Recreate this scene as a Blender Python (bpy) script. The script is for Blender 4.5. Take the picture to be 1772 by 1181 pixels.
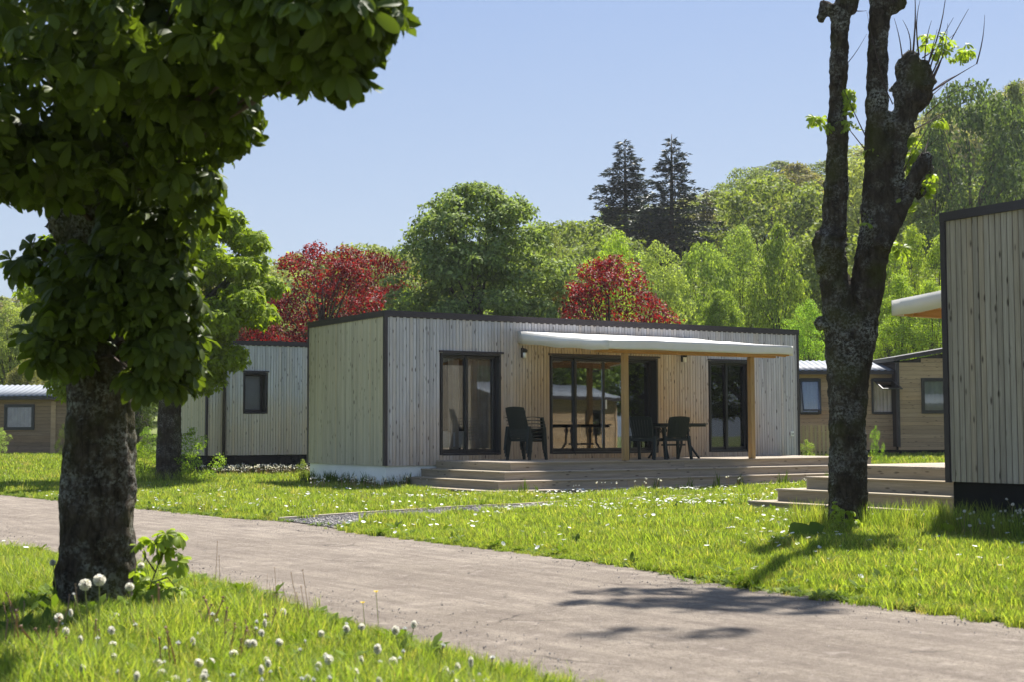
import bpy, bmesh, math, random
import numpy as np
from mathutils import Vector, Matrix, noise, Euler
R = math.radians
random.seed(7)
rng = np.random.default_rng(7)
sc = bpy.context.scene
for o in list(bpy.data.objects): bpy.data.objects.remove(o)
# ------------------------------------------------------------------ camera
PITCH = math.atan((748.86 - 590.5) / 2485.5)
CAMZ = 1.12
cam_d = bpy.data.cameras.new('camera'); cam = bpy.data.objects.new('camera', cam_d)
sc.collection.objects.link(cam); sc.camera = cam
cam_d.lens = 2485.5 * 36 / 1772; cam_d.sensor_width = 36
cam_d.clip_start = .1; cam_d.clip_end = 3000
cam.location = (0, 0, CAMZ)
cam.rotation_euler = (Matrix.Rotation(math.pi / 2 + PITCH, 3, 'X') @ Matrix.Rotation(-.003, 3, 'Z')).to_euler()
cam_d.dof.use_dof = True; cam_d.dof.focus_distance = 27; cam_d.dof.aperture_fstop = 4.5
# ------------------------------------------------------------------ light
SUN_AZ, SUN_EL = 25.5, 57          # azimuth clockwise from +Y
w = bpy.data.worlds.new('World'); sc.world = w; w.use_nodes = True
nt = w.node_tree; bg = nt.nodes['Background']
sky = nt.nodes.new('ShaderNodeTexSky'); sky.sky_type = 'NISHITA'; sky.sun_disc = False
sky.sun_elevation = R(SUN_EL); sky.sun_rotation = R(SUN_AZ)
sky.air_density = 1.0; sky.dust_density = 2.7; sky.ozone_density = 7.0; sky.altitude = 0
mx = nt.nodes.new('ShaderNodeMix'); mx.data_type = 'RGBA'; mx.inputs[0].default_value = .75     # gradient mixed into the sky, brightening its unseen side for more fill
tcw = nt.nodes.new('ShaderNodeTexCoord'); sepw = nt.nodes.new('ShaderNodeSeparateXYZ'); nt.links.new(tcw.outputs['Generated'], sepw.inputs[0])
rw = nt.nodes.new('ShaderNodeValToRGB'); nt.links.new(sepw.outputs[2], rw.inputs[0]); ew = rw.color_ramp.elements
ew[0].position = .04; ew[0].color = (.45, .53, .62, 1); ew[1].position = .32; ew[1].color = (.245, .358, .60, 1)
sw = nt.nodes.new('ShaderNodeVectorMath'); sw.operation = 'SCALE'; sw.inputs['Scale'].default_value = 10.4; nt.links.new(rw.outputs[0], sw.inputs[0])
nt.links.new(sw.outputs[0], mx.inputs[7]); nt.links.new(sky.outputs[0], mx.inputs[6]); nt.links.new(mx.outputs[2], bg.inputs[0]); bg.inputs[1].default_value = .05
sl = bpy.data.lights.new('sun', 'SUN'); sl.energy = 5.0; sl.angle = R(.53); sl.color = (1, .955, .88)
so = bpy.data.objects.new('sun', sl); sc.collection.objects.link(so)
sd = Vector((math.sin(R(SUN_AZ)) * math.cos(R(SUN_EL)), math.cos(R(SUN_AZ)) * math.cos(R(SUN_EL)), math.sin(R(SUN_EL))))
so.rotation_euler = sd.to_track_quat('Z', 'Y').to_euler(); so.location = (0, 0, 30)
sc.view_settings.view_transform = 'Standard'; sc.view_settings.look = 'None'
sc.view_settings.gamma = 1; sc.view_settings.exposure = 1.33
sc.render.engine = 'CYCLES'
sc.cycles.max_bounces = 8; sc.cycles.transparent_max_bounces = 12; sc.cycles.transmission_bounces = 4
# ------------------------------------------------------------------ helpers
COL = sc.collection
def px(x, y, d):                  # photo pixel + distance north -> point in the place
    a, b = x - 886, y - 590.5
    c0, s0 = math.cos(-.003), math.sin(-.003)
    u, v = (a * c0 + b * s0) / 2485.5, -(-a * s0 + b * c0) / 2485.5
    c, s = math.cos(PITCH), math.sin(PITCH)
    f = c - s * v; t = d / f
    return Vector((u * t, d, CAMZ + (s + c * v) * t))
def smooth(a, b, x):
    t = min(1, max(0, (x - a) / (b - a))); return t * t * (3 - 2 * t)
def ground_z(x, y):
    z = .32 * smooth(36, 46, y)
    z += smooth(50, 165, y) * (5 + 24 * smooth(-25, 60, x))
    return z
def tag(o, label=None, cat=None, group=None, kind=None):
    if label: o['label'] = label
    if cat: o['category'] = cat
    if group: o['group'] = group
    if kind: o['kind'] = kind
    return o
def link(name, me, parent=None, mat=None, loc=None, rot=None):
    if mat is not None and len(me.materials) == 0: me.materials.append(mat)
    o = bpy.data.objects.new(name, me); COL.objects.link(o)
    if parent: o.parent = parent
    if loc is not None: o.location = loc
    if rot is not None: o.rotation_euler = rot
    return o
def empty(name, loc, rz=0):
    o = bpy.data.objects.new(name, None); COL.objects.link(o); o.empty_display_size = .2
    o.location = loc; o.rotation_euler = (0, 0, rz); return o
def mesh_np(name, V, F, smooth_=False):
    V = np.asarray(V, dtype=np.float32); F = np.asarray(F, dtype=np.int32)
    me = bpy.data.meshes.new(name); k = F.shape[1]
    me.vertices.add(len(V)); me.vertices.foreach_set('co', V.ravel())
    me.loops.add(F.size); me.loops.foreach_set('vertex_index', F.ravel())
    me.polygons.add(len(F)); me.polygons.foreach_set('loop_start', np.arange(0, F.size, k, dtype=np.int32))
    me.polygons.foreach_set('loop_total', np.full(len(F), k, dtype=np.int32))
    if smooth_: me.polygons.foreach_set('use_smooth', np.ones(len(F), dtype=bool))
    me.update(calc_edges=True); return me
class MB:
    def __init__(s): s.v = []; s.f = []
    def box(s, x0, x1, y0, y1, z0, z1, M=None):
        i = len(s.v)
        c = [Vector((x, y, z)) for z in (z0, z1) for y in (y0, y1) for x in (x0, x1)]
        if M is not None: c = [M @ p for p in c]
        s.v += [tuple(p) for p in c]
        s.f += [tuple(i + k for k in q) for q in ((0, 2, 3, 1), (4, 5, 7, 6), (0, 1, 5, 4), (2, 6, 7, 3), (0, 4, 6, 2), (1, 3, 7, 5))]
        return s
    def hexa(s, pts):             # 8 points, bottom ring then top ring
        i = len(s.v); s.v += [tuple(p) for p in pts]
        s.f += [tuple(i + k for k in q) for q in ((3, 2, 1, 0), (4, 5, 6, 7), (0, 1, 5, 4), (1, 2, 6, 5), (2, 3, 7, 6), (3, 0, 4, 7))]
        return s
    def tube(s, pts, rad, n=8, cap=True):
        pts = [Vector(p) for p in pts]
        if not hasattr(rad, '__len__'): rad = [rad] * len(pts)
        i0 = len(s.v); ref = None
        for k, p in enumerate(pts):
            d = (pts[min(k + 1, len(pts) - 1)] - pts[max(k - 1, 0)]).normalized()
            if ref is None: ref = Vector((1, 0, 0)) if abs(d.x) < .8 else Vector((0, 1, 0))
            a = (ref - d * ref.dot(d)).normalized(); b = d.cross(a); ref = a
            for j in range(n):
                t = 2 * math.pi * j / n
                s.v.append(tuple(p + (a * math.cos(t) + b * math.sin(t)) * rad[k]))
        for k in range(len(pts) - 1):
            for j in range(n):
                a, b = i0 + k * n + j, i0 + k * n + (j + 1) % n
                s.f.append((a, b, b + n, a + n))
        if cap:
            s.f.append(tuple(i0 + j for j in range(n))[::-1]); s.f.append(tuple(i0 + (len(pts) - 1) * n + j for j in range(n)))
        return s
    def ball(s, c, r, n=8, m=5, sq=(1, 1, 1), jit=0):
        i0 = len(s.v); c = Vector(c)
        for a in range(m + 1):
            ph = math.pi * a / m
            for j in range(n):
                t = 2 * math.pi * j / n; q = r * (1 + random.uniform(-jit, jit))
                s.v.append((c.x + q * sq[0] * math.sin(ph) * math.cos(t), c.y + q * sq[1] * math.sin(ph) * math.sin(t), c.z + q * sq[2] * math.cos(ph)))
        for a in range(m):
            for j in range(n):
                p, q = i0 + a * n + j, i0 + a * n + (j + 1) % n
                s.f.append((p, p + n, q + n, q))
        return s
    def mesh(s, name, smooth_=False):
        me = bpy.data.meshes.new(name); me.from_pydata(s.v, [], s.f)
        if smooth_:
            for p in me.polygons: p.use_smooth = True
        me.update(); return me
    def build(s, name, mat, parent=None, loc=None, rot=None, smooth_=False, bevel=0):
        o = link(name, s.mesh(name, smooth_), parent, mat, loc, rot)
        if bevel:
            b = o.modifiers.new('bevel', 'BEVEL'); b.width = bevel; b.segments = 1; b.limit_method = 'ANGLE'
        return o
# ------------------------------------------------------------------ materials
def nodes(name):
    m = bpy.data.materials.new(name); m.use_nodes = True
    t = m.node_tree; b = t.nodes['Principled BSDF']
    return m, t, b
def N(t, typ, **kw):
    n = t.nodes.new(typ)
    for k, v in kw.items():
        if k.startswith('i_'): n.inputs[k[2:]].default_value = v
        else: setattr(n, k, v)
    return n
def L(t, a, b): t.links.new(a, b)
def ramp(t, src, stops):
    r = t.nodes.new('ShaderNodeValToRGB'); L(t, src, r.inputs[0])
    e = r.color_ramp.elements
    while len(e) > len(stops): e.remove(e[-1])
    while len(e) < len(stops): e.new(.5)
    for k, (p, c) in enumerate(stops):
        e[k].position = p; e[k].color = (*c, 1) if hasattr(c, '__len__') else (c, c, c, 1)
    return r.outputs[0]
def mixc(t, f, a, b, mode='MIX'):
    m = t.nodes.new('ShaderNodeMix'); m.data_type = 'RGBA'; m.blend_type = mode
    for sock, v in ((m.inputs[0], f), (m.inputs[6], a), (m.inputs[7], b)):
        if isinstance(v, bpy.types.NodeSocket): L(t, v, sock)
        elif hasattr(v, '__len__'): sock.default_value = (*v, 1) if len(v) == 3 else v
        else: sock.default_value = v if sock == m.inputs[0] else (v, v, v, 1)
    return m.outputs[2]
def math_(t, op, a, b=0.0):
    m = t.nodes.new('ShaderNodeMath'); m.operation = op
    for sock, v in ((m.inputs[0], a), (m.inputs[1], b)):
        if isinstance(v, bpy.types.NodeSocket): L(t, v, sock)
        else: sock.default_value = v
    return m.outputs[0]
def mapping(t, src, scale=(1, 1, 1), loc=None):
    m = t.nodes.new('ShaderNodeMapping'); L(t, src, m.inputs[0]); m.inputs['Scale'].default_value = scale
    if loc is not None: L(t, loc, m.inputs['Location'])
    return m.outputs[0]
def noise_(t, vec, scale, detail=4, rough=.6):
    n = t.nodes.new('ShaderNodeTexNoise'); L(t, vec, n.inputs['Vector'])
    n.inputs['Scale'].default_value = scale; n.inputs['Detail'].default_value = detail; n.inputs['Roughness'].default_value = rough
    return n.outputs[0]
def bump(t, b, h, strength=.3, dist=.01):
    n = t.nodes.new('ShaderNodeBump'); n.inputs['Strength'].default_value = strength; n.inputs['Distance'].default_value = dist
    L(t, h, n.inputs['Height']); L(t, n.outputs[0], b.inputs['Normal'])
def plain(name, col, rough=.6, spec=.3, var=.12, scale=6, metal=0):
    m, t, b = nodes(name)
    tc = t.nodes.new('ShaderNodeTexCoord').outputs['Object']
    n = noise_(t, tc, scale, 5)
    c = mixc(t, ramp(t, n, [(.3, 0), (.7, 1)]), tuple(v * (1 - var) for v in col), tuple(min(1, v * (1 + var)) for v in col))
    L(t, c, b.inputs['Base Color']); b.inputs['Roughness'].default_value = rough
    b.inputs['Specular IOR Level'].default_value = spec; b.inputs['Metallic'].default_value = metal
    bump(t, b, n, .08, .004)
    return m
def wood(name, axis, colA, colB, warm=None, ref=None, knots=1.0, rough=.8, greying=None):
    """timber: axis = grain direction in object space; per-piece variation; knots"""
    m, t, b = nodes(name)
    tcn = t.nodes.new('ShaderNodeTexCoord'); tc = tcn.outputs['Object']
    oi = t.nodes.new('ShaderNodeObjectInfo').outputs['Random']
    off = t.nodes.new('ShaderNodeCombineXYZ')
    for i, k in enumerate((31.0, 17.0, 43.0)): L(t, math_(t, 'MULTIPLY', oi, k), off.inputs[i])
    sg = [70, 70, 70]; sg[axis] = 2.2
    g = noise_(t, mapping(t, tc, sg, off.outputs[0]), 1, 5, .65)
    sp = [9, 9, 9]; sp[axis] = .9
    patch = noise_(t, mapping(t, tc, sp, off.outputs[0]), 1, 3, .5)
    sk = [15, 15, 15]; sk[axis] = 4.2
    vor = t.nodes.new('ShaderNodeTexVoronoi'); vor.inputs['Scale'].default_value = 1
    L(t, mapping(t, tc, sk, off.outputs[0]), vor.inputs['Vector'])
    base = mixc(t, ramp(t, g, [(.3, 0), (.75, 1)]), colA, colB)
    if warm is not None and ref is not None:
        t2 = t.nodes.new('ShaderNodeTexCoord'); t2.object = ref
        sep = t.nodes.new('ShaderNodeSeparateXYZ'); L(t, t2.outputs['Object'], sep.inputs[0])
        wv = noise_(t, t2.outputs['Object'], .9, 3)
        f = warm['f'](t, sep.outputs[0], sep.outputs[2], wv)
        wb = mixc(t, ramp(t, g, [(.3, 0), (.75, 1)]), warm['a'], warm['b'])
        base = mixc(t, f, base, wb)
    base = mixc(t, ramp(t, patch, [(.35, .72), (.65, 1.12)]), 0.0, base, 'MIX') if False else base
    tone = mixc(t, 1.0, base, ramp(t, patch, [(.3, .84), (.7, 1.0)]), 'MULTIPLY')
    rv = ramp(t, oi, [(0, (.80, .79, .78)), (.35, (.92, .90, .88)), (.7, (1, 1, 1)), (1, (1.0, .93, .84))])
    tone = mixc(t, 1.0, tone, rv, 'MULTIPLY')
    if knots > 0:
        sel = t.nodes.new('ShaderNodeMath'); sel.operation = 'GREATER_THAN'; sel.inputs[1].default_value = .45
        sepc = t.nodes.new('ShaderNodeSeparateColor'); L(t, vor.outputs['Color'], sepc.inputs[0]); L(t, sepc.outputs[0], sel.inputs[0])
        kn = ramp(t, vor.outputs['Distance'], [(.10, 1), (.24, 0)])
        kf = math_(t, 'MULTIPLY', math_(t, 'MULTIPLY', kn, sel.outputs[0]), .85 * knots)
        tone = mixc(t, kf, tone, (.035, .022, .015))
    L(t, tone, b.inputs['Base Color'])
    b.inputs['Roughness'].default_value = rough; b.inputs['Specular IOR Level'].default_value = .2
    bump(t, b, g, .35, .004)
    return m
def leaf_mat(name, col=None, var=.35, trans=.45, hue=(1, 1, 1), spec=.25, rough=.5, tcol=None):
    m, t, b = nodes(name)
    if col is None: base = t.nodes.new('ShaderNodeObjectInfo').outputs['Color']
    else:
        rgb = t.nodes.new('ShaderNodeRGB'); rgb.outputs[0].default_value = (*col, 1); base = rgb.outputs[0]
    gi = t.nodes.new('ShaderNodeNewGeometry').outputs['Random Per Island']
    v = ramp(t, gi, [(0, (1 - var, 1 - var, 1 - var)), (.6, (1, 1, 1)), (1, (1 + var, 1 + var * .9, 1 + var * .3))])
    c = mixc(t, 1.0, base, v, 'MULTIPLY')
    if col is None: c = mixc(t, 1.0, c, (1.75, 1.6, 1.5), 'MULTIPLY')
    L(t, c, b.inputs['Base Color']); b.inputs['Roughness'].default_value = rough
    b.inputs['Specular IOR Level'].default_value = spec
    tr = t.nodes.new('ShaderNodeBsdfTranslucent')
    tc_ = mixc(t, 1.0, c, tcol if tcol else (1.25, 1.3, .5), 'MULTIPLY'); L(t, tc_, tr.inputs[0])
    ms = t.nodes.new('ShaderNodeMixShader'); ms.inputs[0].default_value = trans
    L(t, b.outputs[0], ms.inputs[1]); L(t, tr.outputs[0], ms.inputs[2])
    L(t, ms.outputs[0], t.nodes['Material Output'].inputs[0])
    return m
def bark_mat(name, dark, light, lichen=.5, moss=.4, scale=1):
    m, t, b = nodes(name)
    tc = t.nodes.new('ShaderNodeTexCoord').outputs['Object']
    n1 = noise_(t, mapping(t, tc, (14 * scale, 14 * scale, 5 * scale)), 1, 8, .72)
    n2 = noise_(t, tc, 2.6 * scale, 8, .72); n3 = noise_(t, tc, 34 * scale, 6, .75); n4 = noise_(t, tc, 2.0 * scale, 3, .5)
    vor = N(t, 'ShaderNodeTexVoronoi', feature='DISTANCE_TO_EDGE'); vor.inputs['Scale'].default_value = 1
    wob = t.nodes.new('ShaderNodeVectorMath'); wob.operation = 'ADD'
    L(t, mapping(t, tc, (16 * scale, 16 * scale, 7 * scale)), wob.inputs[0])
    nn = t.nodes.new('ShaderNodeTexNoise'); nn.inputs['Scale'].default_value = 14 * scale; L(t, tc, nn.inputs['Vector']); L(t, nn.outputs['Color'], wob.inputs[1])
    L(t, wob.outputs[0], vor.inputs['Vector'])
    crack = ramp(t, vor.outputs['Distance'], [(.0, 0), (.16, 1)])
    c = mixc(t, ramp(t, n1, [(.35, 0), (.7, 1)]), dark, light)
    c = mixc(t, math_(t, 'MULTIPLY', math_(t, 'SUBTRACT', 1, crack), .35), c, tuple(v * .35 for v in dark))
    lf = math_(t, 'MULTIPLY', ramp(t, n2, [(.46, 0), (.64, 1)]), ramp(t, n3, [(.47, 0), (.54, 1)]))
    c = mixc(t, math_(t, 'MULTIPLY', lf, lichen), c, (.42, .42, .38))
    mf = ramp(t, n4, [(.5, 0), (.66, 1)])
    c = mixc(t, math_(t, 'MULTIPLY', mf, moss), c, (.075, .08, .018))
    L(t, c, b.inputs['Base Color']); b.inputs['Roughness'].default_value = .95; b.inputs['Specular IOR Level'].default_value = .1
    h = math_(t, 'ADD', math_(t, 'MULTIPLY', crack, .25), n1)
    bump(t, b, math_(t, 'ADD', h, math_(t, 'MULTIPLY', n3, .5)), 1.0, .045)
    return m
M = {}
M['trim'] = plain('dark_trim', (.040, .032, .035), .5, .4)
M['frame'] = plain('door_frame_dark', (.018, .018, .021), .35, .5)
M['backing'] = plain('wall_backing', (.05, .04, .035), .9, .1)
M['white_panel'] = plain('white_skirt_panel', (.84, .85, .80), .6, .3, .05, 2)
M['black_skirt'] = plain('black_skirt', (.012, .012, .012), .85, .15)
M['interior'] = plain('interior_wall', (.22, .17, .13), .8, .2)
M['curtain'] = plain('brown_curtain', (.62, .52, .46), .9, .1, .2, 3)
M['curtain_dark'] = plain('plum_curtain', (.60, .42, .40), .9, .1, .2, 3)
M['linen'] = plain('white_linen', (.72, .72, .75), .9, .1, .04)
M['plastic'] = plain('dark_green_plastic', (.009, .015, .014), .5, .28, .15)
M['metal_roof'] = plain('grey_metal_roof', (.15, .165, .19), .6, .3, .08, 3)
M['white_plastic'] = plain('white_plastic', (.75, .75, .72), .4, .4, .03)
M['lamp_metal'] = plain('lamp_dark_metal', (.02, .018, .018), .4, .5)
M['post'] = wood('post_timber', 2, (.34, .21, .085), (.48, .32, .15), knots=.3)
M['beam'] = wood('beam_timber', 0, (.46, .24, .07), (.60, .36, .14), knots=.2)
M['deck'] = wood('deck_timber', 0, (.28, .235, .185), (.46, .40, .325), knots=.8)
M['deck_y'] = wood('deck_timber_side', 1, (.25, .21, .145), (.40, .34, .25), knots=.8)
M['hboard'] = wood('larch_horizontal', 0, (.42, .28, .165), (.60, .44, .28), knots=.8)
M['hboard_dark'] = wood('brown_horizontal', 0, (.24, .165, .11), (.39, .275, .18), knots=.4)
# glass
m, t, b = nodes('window_glass')
gl = t.nodes.new('ShaderNodeBsdfGlossy'); gl.inputs['Roughness'].default_value = .015; gl.inputs[0].default_value = (.9, .92, .95, 1)
tp = t.nodes.new('ShaderNodeBsdfTransparent'); tp.inputs[0].default_value = (.84, .86, .86, 1)
fr = t.nodes.new('ShaderNodeFresnel'); fr.inputs[0].default_value = 1.68
gn = noise_(t, t.nodes.new('ShaderNodeTexCoord').outputs['Object'], 1.3, 2)
bn = t.nodes.new('ShaderNodeBump'); bn.inputs['Strength'].default_value = .02; bn.inputs['Distance'].default_value = .02; L(t, gn, bn.inputs['Height']); L(t, bn.outputs[0], gl.inputs['Normal'])
ms = t.nodes.new('ShaderNodeMixShader'); L(t, math_(t, 'MINIMUM', math_(t, 'ADD', math_(t, 'MULTIPLY', fr.outputs[0], 1.2), .02), 1.0), ms.inputs[0]); L(t, tp.outputs[0], ms.inputs[1]); L(t, gl.outputs[0], ms.inputs[2])
L(t, ms.outputs[0], t.nodes['Material Output'].inputs[0]); M['glass'] = m
# canvas
m, t, b = nodes('awning_canvas')
cn = noise_(t, t.nodes.new('ShaderNodeTexCoord').outputs['Object'], 2.5, 5)
cc = mixc(t, ramp(t, cn, [(.3, 0), (.7, 1)]), (.80, .79, .75), (.88, .87, .84)); L(t, cc, b.inputs['Base Color']); b.inputs['Roughness'].default_value = .7
tr = t.nodes.new('ShaderNodeBsdfTranslucent'); tr.inputs[0].default_value = (.85, .78, .6, 1)
ms = t.nodes.new('ShaderNodeMixShader'); ms.inputs[0].default_value = .33; L(t, b.outputs[0], ms.inputs[1]); L(t, tr.outputs[0], ms.inputs[2])
L(t, ms.outputs[0], t.nodes['Material Output'].inputs[0]); M['canvas'] = m
# ground, road, gravel
m, t, b = nodes('soil_and_turf')
tc = t.nodes.new('ShaderNodeTexCoord').outputs['Object']
n1 = noise_(t, tc, .6, 6); n2 = noise_(t, tc, 14, 6, .7)
c = mixc(t, ramp(t, n1, [(.35, 0), (.65, 1)]), (.115, .15, .028), (.15, .185, .035))
c = mixc(t, ramp(t, n2, [(.4, 0), (.7, 1)]), c, (.055, .06, .02)); L(t, c, b.inputs['Base Color']); b.inputs['Roughness'].default_value = 1
bump(t, b, n2, .6, .03); M['ground'] = m
m, t, b = nodes('worn_asphalt')
tc = t.nodes.new('ShaderNodeTexCoord').outputs['Object']
n1 = noise_(t, tc, .5, 5, .6); n2 = noise_(t, tc, 60, 4, .8); n3 = noise_(t, mapping(t, tc, (2.0, 2.0, 1)), 1.4, 6, .7)
vo = t.nodes.new('ShaderNodeTexVoronoi'); vo.inputs['Scale'].default_value = 110; L(t, tc, vo.inputs['Vector'])
ve = N(t, 'ShaderNodeTexVoronoi', feature='DISTANCE_TO_EDGE'); ve.inputs['Scale'].default_value = .55
wv = t.nodes.new('ShaderNodeVectorMath'); wv.operation = 'ADD'; L(t, tc, wv.inputs[0])
nn = t.nodes.new('ShaderNodeTexNoise'); nn.inputs['Scale'].default_value = 1.1; nn.inputs['Detail'].default_value = 8; L(t, tc, nn.inputs['Vector']); L(t, nn.outputs['Color'], wv.inputs[1]); L(t, wv.outputs[0], ve.inputs['Vector'])
c = mixc(t, ramp(t, n1, [(.35, 0), (.7, 1)]), (.215, .180, .142), (.325, .278, .225))
c = mixc(t, ramp(t, n3, [(.45, 0), (.72, .75)]), c, (.12, .095, .078))
c = mixc(t, ramp(t, vo.outputs['Distance'], [(.1, .5), (.5, 0)]), c, (.32, .28, .25))
c = mixc(t, math_(t, 'MULTIPLY', ramp(t, n2, [(.35, 1), (.5, 0)]), .8), c, (.085, .07, .06))
rot = t.nodes.new('ShaderNodeMapping'); L(t, tc, rot.inputs[0]); rot.inputs['Rotation'].default_value = (0, 0, R(55))
st_n = noise_(t, mapping(t, rot.outputs[0], (.5, 5.5, 1)), 1.3, 7, .7); c = mixc(t, ramp(t, st_n, [(.42, .55), (.56, 0)]), c, (.135, .11, .092))
sp_n = noise_(t, tc, 26, 5, .8); c = mixc(t, ramp(t, sp_n, [(.34, .6), (.46, 0)]), c, (.115, .095, .075)); c = mixc(t, ramp(t, sp_n, [(.56, 0), (.68, .5)]), c, (.38, .325, .27))
pt_n = noise_(t, tc, 5.5, 3, .6); c = mixc(t, ramp(t, pt_n, [(.60, 0), (.72, .5)]), c, (.36, .31, .265))
cr = math_(t, 'MULTIPLY', ramp(t, ve.outputs['Distance'], [(.0, 1), (.012, 0)]), ramp(t, nn.outputs[0], [(.5, 0), (.62, .8)]))
c = mixc(t, cr, c, (.05, .04, .035))
L(t, c, b.inputs['Base Color']); b.inputs['Roughness'].default_value = .95; b.inputs['Specular IOR Level'].default_value = .15
bump(t, b, math_(t, 'ADD', n2, noise_(t, tc, 9, 6, .75)), .9, .02); M['road'] = m
M['gravel_bed'] = plain('gravel_bed', (.19, .175, .17), .95, .1, .35, 60)
m, t, b = nodes('gravel_stone')
gi = t.nodes.new('ShaderNodeObjectInfo').outputs['Random']
L(t, ramp(t, gi, [(0, (.14, .13, .13)), (.5, (.27, .25, .235)), (1, (.45, .41, .37))]), b.inputs['Base Color']); b.inputs['Roughness'].default_value = .9; M['stone'] = m
M['edging'] = plain('concrete_edging', (.46, .40, .33), .9, .1)
# leaves
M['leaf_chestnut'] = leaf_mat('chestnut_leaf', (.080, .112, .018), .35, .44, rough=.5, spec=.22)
M['leaf_fresh'] = leaf_mat('fresh_leaf', (.27, .35, .05), .25, .5)
M['leaf_bg'] = leaf_mat('tree_leaf', None, .5, .40, spec=.12, rough=.65)
M['needle'] = leaf_mat('conifer_needle', None, .4, .15, tcol=(1.1, 1.1, .8))
M['leaf_red'] = leaf_mat('plum_leaf', None, .8, .3, tcol=(1.7, .5, .4), rough=.6, spec=.15)
M['grass'] = leaf_mat('grass_blade', (.285, .350, .064), .5, .48, spec=.25, rough=.5, tcol=(1.2, 1.22, .6))
_t = M['grass'].node_tree; _m = [n for n in _t.nodes if n.type == 'MIX' and n.blend_type == 'MULTIPLY'][0]; _oi = _t.nodes.new('ShaderNodeObjectInfo').outputs['Random']
_g = mixc(_t, 1.0, [l.from_socket for l in _t.links if l.to_socket == _m.inputs[6]][0], ramp(_t, _oi, [(0, (.52, .62, .55)), (.3, (.82, .92, .8)), (.62, (1, 1, 1)), (.86, (1.12, 1.02, 1.0)), (.93, (1.35, 1.08, 1.7)), (1, (1.5, 1.05, 2.4))]), 'MULTIPLY')
_t.links.new(_g, _m.inputs[6])
M['grass_dry'] = leaf_mat('dry_stalk', (.30, .25, .14), .3, .3)
M['weed'] = leaf_mat('weed_leaf', (.10, .15, .025), .35, .35, spec=.08, rough=.75)
M['petal'] = leaf_mat('white_petal', (.80, .80, .78), .08, .3, tcol=(1, 1, 1))
M['fluff'] = leaf_mat('seed_fluff', (.78, .76, .71), .2, .6, tcol=(1, 1, .95))
M['yellow'] = leaf_mat('yellow_petal', (.75, .55, .02), .1, .3, tcol=(1.1, 1, .5))
M['stem'] = leaf_mat('flower_stem', (.30, .32, .10), .2, .3)
M['stem_red'] = leaf_mat('pinkish_stem', (.34, .22, .15), .3, .3)
M['bark'] = bark_mat('mossy_bark', (.026, .020, .014), (.10, .078, .058), .7, .55)
M['bark_l'] = bark_mat('chestnut_bark', (.026, .020, .015), (.125, .098, .076), .75, .5)
M['bark_far'] = bark_mat('far_bark', (.05, .04, .032), (.13, .11, .09), .3, .2)
M['twig'] = plain('twig_bark', (.075, .05, .045), .8, .2)
# ------------------------------------------------------------------ ground
def grid_axis(a, b, dense0, dense1, fine, coarse):
    v = []; x = a
    while x < b:
        v.append(x); x += fine if dense0 <= x < dense1 else coarse
    v.append(b); return v
xs = grid_axis(-240, 260, -80, 100, 4, 20); ys = grid_axis(-60, 420, 0, 200, 2, 20)
V = [(x, y, ground_z(x, y)) for y in ys for x in xs]; nx = len(xs)
F = [(j * nx + i, j * nx + i + 1, (j + 1) * nx + i + 1, (j + 1) * nx + i) for j in range(len(ys) - 1) for i in range(nx - 1)]
tag(link('ground', mesh_np('ground', V, F, True), None, M['ground']), kind='structure', label='gently rising turf ground and wooded hillside')
FAR = [(-16.5, 35.5), (-12.5, 30.6), (-9.35, 26.3), (-5.57, 21.38), (-3.5, 18.74), (-2.64, 17.9), (-1.64, 16.01), (-.2, 13.84), (1.01, 11.88), (1.51, 10.5), (2.0, 9.75), (2.54, 8.94), (2.95, 8.3), (4.6, 5.7), (8.2, 0), (14, -9)]
NEAR = [(-19.5, 34.5), (-12.0, 24.5), (-8.4, 19.3), (-5.15, 14.52), (-4.33, 13.5), (-2.51, 11.2), (-1.91, 10.24), (-.98, 8.6), (-.41, 7.45), (.08, 6.54), (1.9, 3.6), (5.2, -1.5), (10, -9)]
def resample(P, step):
    out = []
    for (x0, y0), (x1, y1) in zip(P, P[1:]):
        n = max(1, int(math.hypot(x1 - x0, y1 - y0) / step))
        out += [(x0 + (x1 - x0) * k / n, y0 + (y1 - y0) * k / n) for k in range(n)]
    out.append(P[-1]); return out
def xat(P, y):                    # x of an edge polyline at this y (polylines run towards -y)
    for (x0, y0), (x1, y1) in zip(P, P[1:]):
        if y1 <= y <= y0: return x0 + (x1 - x0) * (y - y0) / (y1 - y0 + 1e-9)
    return P[0][0] if y > P[0][1] else P[-1][0]
rows = np.arange(-9, 34.4, .08)
V = []; F = []
for k, y in enumerate(rows):
    a, b_ = xat(NEAR, y), xat(FAR, y)
    j1 = .10 * noise.noise((a * 2, y * 2.5, 0)) + .04 * noise.noise((a * 9, y * 11, 3)); j2 = .12 * noise.noise((b_ * 2, y * 2.5, 9)) + .05 * noise.noise((b_ * 9, y * 11, 5))
    a -= j1 + .02; b_ += j2 + .02
    for i in range(9): V.append((a + (b_ - a) * i / 8, y, .006 + .02 * math.sin(math.pi * i / 8)))
for k in range(len(rows) - 1):
    for i in range(8): F.append((k * 9 + i, k * 9 + i + 1, (k + 1) * 9 + i + 1, (k + 1) * 9 + i))
tag(link('road', mesh_np('road', V, F, True), None, M['road']), kind='structure', label='worn pale brown asphalt lane crossing the grass')
GT = [(-2.95, 18.3), (-2.01, 19.57), (-.73, 21.11), (.11, 21.71), (1.53, 23.3), (4.2, 25.2)]
GB = [(-2.1, 16.9), (-1.35, 18.04), (-.44, 19.49), (.36, 20.73), (1.6, 22.3), (4.3, 24.6)]
V = []; F = []; n = 40
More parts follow.
